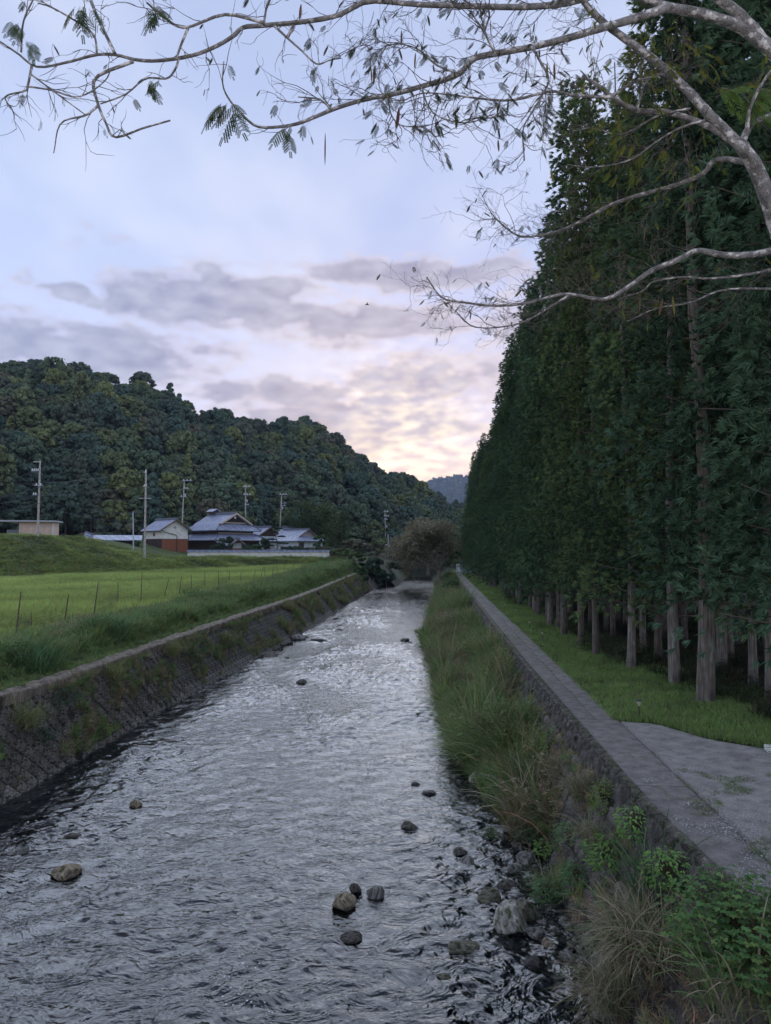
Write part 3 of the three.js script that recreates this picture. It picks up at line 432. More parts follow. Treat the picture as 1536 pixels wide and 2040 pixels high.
{
  const r = rng(31);
  // front row as it stands along the lawn: x, d, girth, height, lean
  const front = [[7.35, 15.6, 1.0, 1.0], [6.95, 20.0, 1.3, 1.05], [7.0, 22.6, .86, 1.0], [6.5, 25.6, .8, .96], [5.95, 28.4, .72, 1.0], [5.9, 31.0, .70, 1.02], [5.95, 35.4, .82, .92]];
  let d = 38; while (d < 128) { front.push([6.02 + .0024 * (d - 38) + (r() - .5) * .7, d, .72 + .3 * r(), d < 60 ? .72 + .22 * r() : .58 + .26 * r()]); d += 1.7 + 1.1 * r(); }
  const rows = []; for (const [x0, d0, d1, st] of [[8.0, 17, 126, 2.5], [10.0, 15.5, 122, 2.7], [12.3, 19, 118, 3.0], [14.8, 25, 112, 3.5], [17.6, 32, 100, 4.0], [21, 28, 90, 5], [26, 34, 80, 8]]) for (let q = d0; q < d1; q += st * (.8 + .4 * r())) rows.push([x0 + (r() - .5) * .9 + (q < 26 ? .7 : 0), q, .75 + .4 * r(), q < 40 ? .92 + .12 * r() : .74 + .16 * r()]);
  const ord = ['nearest', 'second', 'third', 'fourth', 'fifth', 'sixth', 'seventh', 'eighth', 'ninth', 'tenth', 'eleventh', 'twelfth', 'thirteenth', 'fourteenth', 'fifteenth', 'sixteenth', 'seventeenth', 'eighteenth', 'nineteenth', 'twentieth'];
  front.forEach(([x, dd, girth, h], k) => {
    const o = thing('cedar_tree', k < 20 ? `cedar with drooping dark foliage, ${ord[k]} trunk from the near end along the lawn` : dd < 95 ? 'cedar in the front row along the farther half of the lawn' : 'cedar in the front row near the far end of the lawn', 'tree', [x, landR(x, dd) - .05, -dd], 0, 'cedars of the front row along the lawn');
    const c = mesh('crown', cedarGeo[k % 5][0], cedarTone[Math.floor(r() * 5)], o), wd = .84 + .3 * r(); c.rotation.y = r() * 6.28; c.scale.set(wd, h, wd);
    const l = mesh('limbs', cedarGeo[k % 5][1], cedarBark[3], o); l.userData.kind = 'stuff'; l.rotation.y = c.rotation.y; l.scale.copy(c.scale);
    const t = mesh('trunk', cedarTrunks[Math.floor(r() * 6)], cedarBark[k === 1 ? 0 : Math.floor(r() * 4)], o); t.rotation.y = r() * 6.28; t.scale.set(girth, h, girth);
  });
  rows.forEach(([x, dd, girth, h]) => {
    const vis = dd < 70, o = thing('cedar_tree', `shaded cedar ${x < 9.2 ? 'one row' : x < 11.3 ? 'two rows' : x < 13.6 ? 'three rows' : 'deep'} inside the grove behind ${dd < 62 ? 'the ' + ord[Math.max(0, front.findIndex(q => q[1] > dd - 1))] + ' lawn trunk' : dd < 95 ? 'the farther half of the lawn' : 'the far end of the lawn'}`, 'tree', [x, landR(x, dd) - .05, -dd], 0, 'cedars inside the grove'), sp = x < 9.5 || r() < .3, G = sp ? cedarGeo[Math.floor(r() * 5)] : cedarSparse[Math.floor(r() * 2)];
    const c = mesh('crown', G[0], cedarTone[Math.floor(r() * 4)], o); c.rotation.y = r() * 6.28; c.scale.set(1, h, 1); if (sp) c.position.y = .5;
    const t = mesh('trunk', cedarTrunks[Math.floor(r() * 6)], cedarBark[Math.floor(r() * 4)], o); t.rotation.y = r() * 6.28; t.scale.set(girth, h, girth);
  });
}
// ------------------------------------------------------------------ grass and weeds
function tuft(seed, n, len, w, lean, droop, segs, spread) {
  const r = rng(seed), g = new GB();
  for (let k = 0; k < n; k++) { const a = r() * 6.283, l = lean * (.25 + r()), d = V(Math.cos(a) * l, 1, Math.sin(a) * l), c = .78 + .44 * r(); g.col = [c * (r() < .14 ? 1.6 : 1), c * (r() < .1 ? 1.15 : 1), c]; g.blade(V((r() - .5) * spread, -.03, (r() - .5) * spread), d, len * (.55 + .6 * r()), w * (.7 + .6 * r()), V(Math.cos(a) * droop, -droop * (.6 + .7 * r()), Math.sin(a) * droop), segs, V(-Math.sin(a) + (r() - .5), (r() - .5) * .5, Math.cos(a) + (r() - .5)), .4); }
  return g.geo();
}
function weed(seed, n, H, leafL, leafW) { // upright stems with many small leaves
  const r = rng(seed), g = new GB(); for (let k = 0; k < n; k++) { const a = r() * 6.283, d = V(Math.cos(a) * .35 * r(), 1, Math.sin(a) * .35 * r()).normalize(), h = H * (.6 + .5 * r()), b = V((r() - .5) * .22, 0, (r() - .5) * .22); g.col = [.9, .8, .7]; g.blade(b, d, h, .012, V(0, -.05, 0), 2); const m = 8; for (let q = 0; q < m; q++) { const t = (q + 1) / m, p = b.clone().addScaledVector(d, h * t), an = r() * 6.283, c = .75 + .5 * r(); g.col = [c, c, c]; g.leaf(p, V(Math.cos(an), .25 - .5 * r(), Math.sin(an)).normalize(), V(r() - .5, 1, r() - .5).normalize(), leafL * (.7 + .6 * r()), leafW); } } return g.geo();
}
const GG = { lawn: [tuft(1, 11, .13, .011, .7, .5, 1, .12), tuft(2, 10, .16, .011, .8, .6, 2, .14)], rice: [tuft(3, 13, .46, .020, .22, .35, 2, .12), tuft(4, 13, .42, .020, .28, .45, 2, .14)], wild: [tuft(5, 26, .62, .02, .55, .75, 3, .22), tuft(6, 26, .5, .02, .75, .9, 3, .26), weed(7, 8, .4, .09, .03)], tall: [tuft(8, 32, 1.35, .020, .34, .80, 4, .30), tuft(9, 36, 1.1, .019, .5, 1.0, 4, .34), weed(10, 10, .8, .10, .035)] };
const grassMat = leafMat(0xffffff, .35, { roughness: .8 });
const tints = (list) => { const c = list.map(x => lin(...x)); return r => c[Math.floor(r() * c.length)].clone().multiplyScalar(.82 + .36 * r()); };
const wildTint = tints([[.20, .315, .105], [.17, .28, .10], [.225, .33, .11], [.15, .245, .10], [.25, .295, .125]]), lawnTint = tints([[.25, .37, .115], [.225, .345, .108], [.275, .38, .12], [.28, .355, .135]]), riceTint = tints([[.36, .475, .15], [.34, .465, .15], [.39, .485, .15], [.35, .47, .165]]), tallTint = tints([[.24, .33, .115], [.20, .30, .105], [.29, .32, .15], [.25, .335, .11], [.34, .30, .19], [.15, .25, .09], [.19, .30, .12]]), dryTint = tints([[.36, .30, .20], [.31, .25, .165], [.27, .24, .145]]), embTint = tints([[.27, .35, .115], [.21, .30, .105], [.31, .345, .125], [.235, .32, .11]]);
function scatter(name, label, cat, geos, spots) { geos.forEach((g, i) => { const m = [], c = []; spots.forEach((s, k) => { if (k % geos.length === i) { m.push(s[0]); c.push(s[1]); } }); if (m.length) stuff(name, label, cat, g, grassMat, m, c); }); }
{
  const r = rng(61); let S = [];
  // lawn
  for (let k = 0; k < 60000 && S.length < 26000; k++) { const d = 14 + 112 * Math.pow(r(), 2.0), x = 4.17 + 5.3 * r(); if (d < apronD(x) + .02 || x > treeLine(d) + .9 + r() * 1.2) continue; const s = (.8 + .5 * r()) * (d > 40 ? 1.5 : 1); S.push([place(x, landR(x, d), -d, r() * 6.28, s, s * (x < 4.4 ? .7 : 1)), (r() < .05 + .25 * smooth(.1, .4, fbm(x * .8, d * .8, 3)) ? dryTint(r).multiplyScalar(.7) : lawnTint(r)).multiplyScalar(1 + .45 * fbm(x * .5 + 9, d * .4, 3))]); }
  scatter('lawn_grass', 'mown green grass strip between the path and the cedars', 'grass', GG.lawn, S);
  // paddy
  S = []; for (let k = 0; k < 90000 && S.length < 30000; k++) { const d = 22 + 98 * Math.pow(r(), .8), x = Math.round((-14.5 - 62 * r()) / .34) * .34 + .07 * (r() - .5); if (x < -.66 * d - 3 || d > riseAt(x) + 1 || x > -16.3 - (d - 28) * .02) continue; const n = fbm(x * .12, d * .12, 3); S.push([place(x, landL(x, d), -d, r() * 6.28, 1.0 + .3 * r() + .25 * n + (d > 60 ? .5 : 0), .82 + .3 * r() + .4 * n), riceTint(r).multiplyScalar(1 + .5 * n)]); }
  scatter('rice_crop', 'bright green rice crop covering the flat paddy field', 'crop', GG.rice, S);
  // left bank between wall and paddy
  S = []; for (let k = 0; k < 60000 && S.length < 12500; k++) { const d = 13 + 107 * Math.pow(r(), 1.5), x = -11.85 - 5.6 * r() - (d - 28) * .02 * r(); if (x < -.66 * d - 2) continue; const near = smooth(-12.2, -13.6, x), s = lerp(.45, 1.25, near) * (.7 + .5 * r()) * (1 + .8 * fbm(x * .4, d * .3, 3)) * (d > 50 ? 1.35 : 1); const dry = fbm(x * .5 + 9, d * .5, 2) > .24 && x < -14; S.push([place(x, landL(x, d), -d, r() * 6.28, s, s * (.75 + .4 * r())), dry ? dryTint(r) : wildTint(r)]); }
  scatter('bank_grass', 'thick wild grass on the left bank between the wall and the paddy', 'grass', [GG.wild[0], GG.wild[1], GG.wild[0], GG.wild[1], GG.wild[2]], S);
  // embankment below the farm
  S = []; for (let k = 0; k < 60000 && S.length < 11000; k++) { const x = -11.5 - 62 * r(), d = riseAt(x) - 1 + (riseLong(x) + 14) * Math.pow(r(), 1.2); if (d > 121 || x < -.66 * d - 2) continue; const n = fbm(x * .14, d * .22, 3), s = 1.0 + .8 * r() + 1.6 * n; S.push([place(x, landL(x, d), -d, r() * 6.28, s, s * .62), embTint(r).multiplyScalar(1 + 1.3 * n)]); }
  scatter('embankment_grass', 'uneven grass and weeds on the embankment below the farm', 'grass', [GG.wild[0], GG.wild[1], GG.rice[0]], S);
  // tall riverside growth on the right
  S = []; const onBar = barY;
  for (let k = 0; k < 60000 && S.length < 9500; k++) { const d = 15.5 + 120 * Math.pow(r(), 1.5), x = lerp(barX(d) + .1, 2.9, r()); if (d < 22 && r() > smooth(15, 22, d) * 1.1) continue; const n = fbm(x * .5, d * .35, 3), s = (.66 + .5 * r() + (r() < .10 ? .45 : 0)) * (1 + 1.15 * n) * smooth(-.4, .9, (x - barX(d)) + .25) * (d > 60 ? 1.15 : 1); const dry = fbm(x * .5 + 4, d * .4 + 3, 3) > .15; S.push([place(x, onBar(x, d) - .02, -d, r() * 6.28, s, s, -.10 * r(), .22 * (1 - (x - barX(d)) / 3)), dry && r() < .75 ? dryTint(r) : tallTint(r).multiplyScalar(1 + .9 * fbm(x * .7 + 11, d * .5, 3))]); }
  scatter('riverside_grass', 'tall mixed green and straw-coloured grass along the right water edge', 'grass', GG.tall, S);
  // small growth in the joints of the left wall, and in the cracks of the right one
  S = []; for (let k = 0; k < 8500; k++) { const d = 15.5 + 100 * Math.pow(r(), 1.4), t = 1 - .78 * Math.pow(r(), 1.1), n = fbm(d * .28 + 2, t * 2, 3); if (n < -.10 + .22 * (1 - t)) continue; const x = lerp(leftBaseX(d), leftTopX(d), t) + .08, y = lerp(-.35, leftTopY(d) - .15, t), s = (.34 + .45 * r()) * (.7 + 1.3 * Math.max(0, n)) * (d > 50 ? 1.4 : 1); S.push([place(x, y, -d, r() * 6.28, s, s, 0, -.95), r() < .35 ? dryTint(r) : r() < .5 ? tallTint(r) : wildTint(r)]); }
  scatter('wall_weeds', 'thin weeds and dry grass hanging on the left stone wall', 'weeds', [GG.wild[0], GG.wild[1], GG.wild[2]], S);
  S = []; for (let k = 0; k < 1300; k++) { const d = 8.5 + 34 * Math.pow(r(), 1.3), t = .12 + .72 * r(), n = fbm(d * .7 + 5, t * 3, 3); if (n < .02) continue; const x = lerp(2.1, pathL(d), t) - .05, y = lerp(0, PATH_Y, t), s = .22 + .36 * r(); S.push([place(x, y, -d, r() * 6.28, s, s, 0, .85), r() < .5 ? dryTint(r) : tallTint(r)]); }
  scatter('wall_weeds', 'thin weeds growing from the cracks of the right stone wall', 'weeds', [GG.wild[0], GG.wild[1], GG.wild[2]], S);
  // ferns and bamboo grass on the grove floor
  S = []; const fernTint = tints([[0.060, 0.096, 0.043], [0.072, 0.108, 0.048], [0.096, 0.082, 0.054], [0.048, 0.074, 0.038]]);
  for (let k = 0; k < 9000 && S.length < 3600; k++) { const d = 12 + 100 * Math.pow(r(), 1.6), x = treeLine(d) + .4 + 11 * Math.pow(r(), 1.3); if (d < apronD(x)) continue; const s = .7 + .7 * r(); S.push([place(x, landR(x, d), -d, r() * 6.28, s, s * .9), fernTint(r)]); }
  scatter('grove_undergrowth', 'dark ferns and low shoots covering the floor of the cedar grove', 'undergrowth', [GG.wild[2], GG.wild[1]], S);
}
// ------------------------------------------------------------------ farm buildings
const plaster = mat({ color: lin(.84, .82, .74), map: rep(T.plaster, .3), roughness: .95 }), plasterBlue = mat({ color: lin(.70, .74, .78), map: rep(T.plaster, .3) }), boardDark = mat({ color: lin(.085, .07, .065), map: rep(T.bark, .6), bumpMap: rep(T.barkB, 1), bumpScale: .01 }), rust = mat({ color: lin(.30, .12, .07), map: rep(T.plaster, .8) }), woodDark = mat({ color: lin(.075, .058, .048), map: rep(T.bark, .8) }), woodMid = mat({ color: lin(.17, .125, .095), map: rep(T.bark, .8) }), darkVoid = mat({ color: lin(.02, .019, .018) }), glassDark = mat({ color: lin(.04, .045, .05), roughness: .12 });
const tileTex = tex(512, (u, v) => { const row = (v * 8) % 1, col = (u * 8) % 1, id = Math.floor(u * 8) * 31 + Math.floor(v * 8) * 17, w = .5 + .5 * Math.sin(col * 6.283), n = ((id * 7919) % 97) / 97; return gray(.55 + .22 * n + .2 * fbm(u * 8, v * 8, 4, 8), [1, 1.0, 1.04]); });
const tileBump = tex(512, (u, v) => { const row = (v * 8) % 1, col = (u * 8) % 1; return [.25 + .4 * Math.abs(Math.sin(col * Math.PI)) + .35 * (1 - row)]; }, false);
const tileMat = mat({ color: lin(.29, .32, .385), map: rep(tileTex, 1 / 2.2), bumpMap: rep(tileBump, 1 / 2.2), bumpScale: .09, roughness: .42, side: THREE.DoubleSide }), ridgeMat = mat({ color: lin(.16, .175, .21), roughness: .45 });
// roof slab between four eave/ridge corners (a b along the eave, d c along the ridge)
function slope(g, a, b, c, d, th = .16) { const A = V(...a), u = V(...b).sub(A), v = V(...d).sub(A), n = V().crossVectors(u, v).normalize(); if (n.y < 0) n.negate(); const L = u.length(), H = v.length(), P = [a, b, c, d].map(q => V(...q)), Q = P.map(q => q.clone().addScaledVector(n, -th)), f = (w) => w.toArray(), du = u.clone().normalize(), dv = v.clone().normalize(), uv = q => { const w = q.clone().sub(A); return [w.dot(du), w.dot(dv)]; };
  g.poly(P.map(f), P.map(uv)); g.poly([...Q].reverse().map(f), [...Q].reverse().map(uv)); for (let k = 0; k < 4; k++) { const m = (k + 1) % 4; g.poly([P[k], Q[k], Q[m], P[m]].map(f), [[0, 0], [.1, 0], [.1, 1], [0, 1]]); } }
const beam = (a, b, w, h) => new GB().tube([V(...a), V(...b)], [w, w], 4, true).geo();
// gabled building: ridge along local z, gable facing +z; parts named as such
function gabled(o, W, L, eave, ridge, over, y0 = 0) {
  const g1 = new GB(), g2 = new GB(), w = W / 2 + over, l = L / 2 + over * .8, s = (ridge - eave) / (W / 2), ye = eave - over * s;
  slope(g1, [-w, ye, l], [-w, ye, -l], [0, ridge, -l], [0, ridge, l]); slope(g2, [w, ye, -l], [w, ye, l], [0, ridge, l], [0, ridge, -l]);
  mesh('roof_slope', g1.geo(true), tileMat, o); mesh('roof_slope', g2.geo(true), tileMat, o);
  mesh('ridge_tiles', new GB().box(-.20, .20, ridge - .05, ridge + .30, -l - .05, l + .05).geo(true), ridgeMat, o);
  for (const k of [-1, 1]) { mesh('barge_board', new GB().tube([V(k * w, ye - .05, l - .04), V(0, ridge - .12, l - .04)], [.13, .13], 4).geo(true), woodMid, o); mesh('gutter', new GB().tube([V(k * (w + .04), ye - .06, l), V(k * (w + .04), ye - .06, -l)], [.07, .07], 6).geo(), woodDark, o); }
}
const ring = (W, L, y0, y1, g = new GB(), gableTo = 0) => { const w = W / 2, l = L / 2; g.box(-w, w, y0, y1, -l, l); if (gableTo) for (const z of [l, -l]) g.poly(z > 0 ? [[-w, y1, z], [w, y1, z], [0, gableTo, z]] : [[w, y1, z], [-w, y1, z], [0, gableTo, z]], [[0, 0], [W, 0], [w, 1]]); return g.geo(true); };
const YARD = 5.45, TURN = .91; // yard level; the buildings stand parallel, turned toward the river
{ // storehouse: white plaster above, dark boards and rusty sheet below
  const c = at(331, 1100, 131.5), o = thing('storehouse', 'white plaster storehouse with dark board skirt and rusty red gable base', 'storehouse', [c.x, YARD, c.z], TURN);
  mesh('plaster_wall', ring(5.3, 5.6, 2.62, 4.55, new GB(), 6.15), plaster, o);
  mesh('board_wall', new GB().box(-2.66, 2.66, -.4, 2.62, -2.81, 2.80).geo(true), boardDark, o);
  for (let k = 0; k < 6; k++) mesh('rusty_sheet', new GB().box(-2.64 + k * .88 + .008, -2.64 + (k + 1) * .88 - .008, .05, 2.58, 2.80, 2.83 + .008 * (k % 2)).geo(true), rust, o);
  mesh('wall_band', new GB().box(-2.72, 2.72, 2.58, 2.68, -2.86, 2.88).geo(true), woodMid, o);
  gabled(o, 5.3, 5.6, 4.55, 6.2, .75);
  mesh('crest', new THREE.CylinderGeometry(.26, .26, .06, 20).rotateX(Math.PI / 2).translate(0, 4.75, 2.83), mat({ color: lin(.42, .40, .37) }), o);
  mesh('drain_pipe', new GB().tube([V(-2.9, 4.15, 3.3), V(-2.3, 3.9, 2.98), V(.2, 3.35, 2.93), V(.35, 3.2, 2.93), V(.35, 0, 2.93)], [.055, .055, .055, .055, .055], 6).geo(), woodDark, o);
  mesh('drain_pipe', new GB().tube([V(2.75, 4.1, 2.9), V(2.72, 0, 2.9)], [.05, .05], 6).geo(), woodDark, o);
  { const wf = mesh('window', new GB().box(-2.70, -2.65, 3.15, 3.75, .05, .55).geo(true), woodMid, o); mesh('pane', new GB().box(-2.71, -2.70, 3.2, 3.7, .1, .5).geo(true), glassDark, wf); }
}
{ // main farmhouse: tall hip-and-gable roof over a lower skirt roof
  const c = at(442, 1098, 140), o = thing('farmhouse', 'large traditional farmhouse with grey-blue hip-and-gable tiled roof', 'house', [c.x, YARD, c.z], TURN);
  const W = 9.6, L = 10.5, wl = W / 2, ll = L / 2;
  mesh('wall', new GB().box(-wl, wl, 0, 2.7, -ll, ll).geo(true), woodDark, o); mesh('upper_wall', new GB().box(-wl + .8, wl - .8, 2.7, 4.5, -ll + .8, ll - .8).geo(true), boardDark, o);
  mesh('plaster_band', new GB().box(-wl + .77, wl - .77, 3.72, 3.95, ll - .82, ll - .76).geo(true), mat({ color: lin(.55, .45, .34) }), o);
  for (let k = 0; k < 4; k++) { const sd = mesh('sliding_door', new GB().box(-wl + .6 + k * 2.15, -wl + 2.55 + k * 2.15, .3, 2.2, ll, ll + .05).geo(true), woodMid, o); for (const q of [0, 1]) mesh('pane', new GB().box(-wl + .7 + k * 2.15 + q * .92, -wl + 1.53 + k * 2.15 + q * .92, .9, 2.1, ll + .05, ll + .06).geo(true), glassDark, sd); }
  // skirt roof round the house
  const sk = (a, b, c2, d) => { const g = new GB(); slope(g, a, b, c2, d, .14); mesh('skirt_roof', g.geo(true), tileMat, o); }, e = 1.35, i = .7;
  sk([-wl - e, 2.55, ll + e], [wl + e, 2.55, ll + e], [wl - i, 3.65, ll - i], [-wl + i, 3.65, ll - i]); sk([-wl - e, 2.55, -ll - e], [-wl - e, 2.55, ll + e], [-wl + i, 3.65, ll - i], [-wl + i, 3.65, -ll + i]); sk([wl + e, 2.55, ll + e], [wl + e, 2.55, -ll - e], [wl - i, 3.65, -ll + i], [wl - i, 3.65, ll - i]);
  mesh('eave_board', new GB().box(-wl - e, wl + e, 2.36, 2.47, ll + e - .12, ll + e - .02).geo(true), woodMid, o);
  // main roof: hipped skirt below the gable
  const E = .95, y0 = 4.35, gy = 5.55, R = 7.55, gw = 3.5, gz = ll - 1.2;
  const mr = (...q) => { const g = new GB(); slope(g, ...q, .18); mesh('roof_slope', g.geo(true), tileMat, o); };
  mr([-wl - E + .6, y0, ll + E - .6], [-wl - E + .6, y0, -ll - E + .6], [-gw, gy, -gz], [-gw, gy, gz]); mr([-gw, gy, gz + .5], [-gw, gy, -gz - .5], [0, R, -gz - .5], [0, R, gz + .5]);
  mr([wl + E - .6, y0, -ll - E + .6], [wl + E - .6, y0, ll + E - .6], [gw, gy, gz], [gw, gy, -gz]); mr([gw, gy, -gz - .5], [gw, gy, gz + .5], [0, R, gz + .5], [0, R, -gz - .5]);
  mr([-wl - E + .6, y0, ll + E - .6], [wl + E - .6, y0, ll + E - .6], [gw, gy, gz], [-gw, gy, gz]);
  mesh('gable_wall', new GB().poly([[-gw + .1, gy - .1, gz - .02], [gw - .1, gy - .1, gz - .02], [0, R - .25, gz - .02]], [[0, 0], [7, 0], [3.5, 2]]).geo(true), mat({ color: lin(.05, .042, .038), side: THREE.DoubleSide, map: rep(T.bark, .8) }), o);
  mesh('gable_beam', new GB().box(-2.6, 2.6, gy + .12, gy + .34, gz, gz + .08).geo(true), mat({ color: lin(.48, .40, .31) }), o);
  const pale = mat({ color: lin(.50, .44, .38), map: rep(T.bark, .6) });
  for (const k of [-1, 1]) mesh('barge_board', new GB().tube([V(k * (gw + .12), gy - .08, gz + .52), V(0, R - .06, gz + .52)], [.19, .19], 4).geo(true), pale, o);
  mesh('crest', new THREE.CylinderGeometry(.22, .22, .08, 16).rotateX(Math.PI / 2).translate(0, R - .75, gz + .06), plaster, o);
  mesh('ridge_tiles', new GB().box(-.24, .24, R - .05, R + .36, -gz - .55, gz + .55).geo(true), ridgeMat, o);
  mesh('smoke_vent', new GB().box(-.55, .55, R + .1, R + .75, -gz + .3, -gz + 2.1).geo(true), woodDark, o); { const v = new GB(); slope(v, [-.95, R + .62, -gz], [-.95, R + .62, -gz + 2.4], [0, R + 1.15, -gz + 2.4], [0, R + 1.15, -gz], .1); slope(v, [.95, R + .62, -gz + 2.4], [.95, R + .62, -gz], [0, R + 1.15, -gz], [0, R + 1.15, -gz + 2.4], .1); mesh('vent_roof', v.geo(true), tileMat, o); }
  for (const k of [-1, 1]) for (const z of [1]) mesh('hip_ridge', new GB().tube([V(k * (wl + E - .6), y0 + .08, ll + E - .6), V(k * gw, gy + .1, gz)], [.14, .14], 5).geo(), ridgeMat, o);
  for (const k of [-1, 1]) mesh('hip_ridge', new GB().tube([V(k * (wl + e), 2.62, ll + e), V(k * (wl - i), 3.72, ll - i)], [.12, .12], 5).geo(), ridgeMat, o);
  // entrance lean-to on the left
  const lt = new GB(); slope(lt, [-wl - 1.2, 1.5, ll + 3.0], [-wl + 1.0, 1.5, ll + 3.0], [-wl + 1.0, 2.6, ll + .5], [-wl - 1.2, 2.6, ll + .5], .1); mesh('lean_to_roof', lt.geo(true), ridgeMat, o);
  for (const x of [-wl - 1.1, -wl + .9]) mesh('post', new GB().box(x - .06, x + .06, 0, 1.5, ll + 2.8, ll + 2.92).geo(true), woodDark, o);
}
{ // annexes to the right
  const c = at(510, 1098, 147), o = thing('annex', 'low grey-tiled annex between the farmhouse and the garden pine', 'house', [c.x, YARD, c.z], TURN);
  mesh('wall', ring(6, 8, 0, 3.4, new GB(), 4.7), plasterBlue, o); gabled(o, 6, 8, 3.45, 5.2, .7); { const wf = mesh('window', new GB().box(-1.3, 1.3, .9, 2.3, 4.0, 4.05).geo(true), woodMid, o); for (const q of [-1, 0]) mesh('pane', new GB().box(q * 1.2 + .04, q * 1.2 + 1.16, 1.0, 2.2, 4.05, 4.06).geo(true), glassDark, wf); } mesh('gable_boards', new GB().poly([[-2.9, 3.4, 4.03], [2.9, 3.4, 4.03], [0, 4.75, 4.03]]).geo(true), woodDark, o);
  const c2 = at(590, 1098, 142), p = thing('garden_house', 'pale single-storey house with grey hip-and-gable roof beside the bamboo', 'house', [c2.x, YARD, c2.z], TURN);
  mesh('wall', new GB().box(-3.2, 3.2, 0, 2.6, -4, 4).geo(true), plasterBlue, p);
  const q = (...k) => { const g = new GB(); slope(g, ...k, .14); mesh('roof_slope', g.geo(true), tileMat, p); };
  q([-4, 2.4, 4.8], [4, 2.4, 4.8], [2.2, 3.3, 3.2], [-2.2, 3.3, 3.2]); q([-4, 2.4, -4.8], [-4, 2.4, 4.8], [-2.2, 3.3, 3.2], [-2.2, 3.3, -3.2]); q([4, 2.4, 4.8], [4, 2.4, -4.8], [2.2, 3.3, -3.2], [2.2, 3.3, 3.2]); q([-2.2, 3.3, 3.6], [-2.2, 3.3, -3.6], [0, 4.6, -3.6], [0, 4.6, 3.6]); q([2.2, 3.3, -3.6], [2.2, 3.3, 3.6], [0, 4.6, 3.6], [0, 4.6, -3.6]);
  mesh('gable_wall', new GB().poly([[-2.1, 3.25, 3.22], [2.1, 3.25, 3.22], [0, 4.45, 3.22]]).geo(true), mat({ color: lin(.42, .38, .34), side: THREE.DoubleSide }), p); mesh('ridge_tiles', new GB().box(-.2, .2, 4.55, 4.85, -3.7, 3.7).geo(true), ridgeMat, p); for (const k of [-1, 1]) mesh('barge_board', new GB().tube([V(k * 2.3, 3.22, 3.62), V(0, 4.5, 3.62)], [.12, .12], 4).geo(true), woodMid, p);
  { const dr = mesh('door', new GB().box(-2.9, -1.6, .2, 2.1, 4, 4.04).geo(true), woodMid, p); mesh('pane', new GB().box(-2.75, -1.75, 1.0, 1.95, 4.04, 4.05).geo(true), glassDark, dr); }
  const c3 = at(580, 1098, 158), b = thing('rear_shed', 'small tiled roof showing behind the pale garden house', 'shed', [c3.x, YARD, c3.z], TURN); mesh('wall', ring(4, 5, 0, 4.0, new GB(), 5.0), plaster, b); gabled(b, 4, 5, 4.0, 5.5, .6);
  // small gatehouse in the garden
  const c4 = at(472, 1100, 128), h = thing('garden_gate', 'small roofed gate with white top and brick-red base before the farmhouse', 'gate', [c4.x, YARD, c4.z], TURN - .5);
  mesh('base', new GB().box(-.75, .75, 0, 1.0, -.5, .5).geo(true), rust, h); mesh('panel', new GB().box(-.72, .72, 1.0, 1.95, -.48, .48).geo(true), plasterBlue, h); gabled(h, 1.6, 2.6, 2.0, 2.6, .5);
}
{ // white garden wall with a tiled coping
  const a = at(374, 1105, 124.5), b = at(656, 1105, 123), n = 7, o = thing('garden_wall', 'low white garden wall with grey tile coping in front of the farm', 'wall', [a.x, YARD - .55, a.z], Math.atan2(-(b.z - a.z), b.x - a.x)), L = a.distanceTo(b);
  for (let k = 0; k < n; k++) { const x0 = L * k / n + .01, x1 = L * (k + 1) / n - .01; mesh('wall_panel', new GB().box(x0, x1, -.3, 1.0, -.12, .12).geo(true), plaster, o); }
  const g = new GB(); slope(g, [-.1, .98, .34], [L + .1, .98, .34], [L + .1, 1.2, 0], [-.1, 1.2, 0], .08); slope(g, [L + .1, .98, -.34], [-.1, .98, -.34], [-.1, 1.2, 0], [L + .1, 1.2, 0], .08); mesh('tile_coping', g.geo(true), tileMat, o); mesh('ridge_tiles', new GB().box(-.1, L + .1, 1.18, 1.30, -.09, .09).geo(true), ridgeMat, o);
}
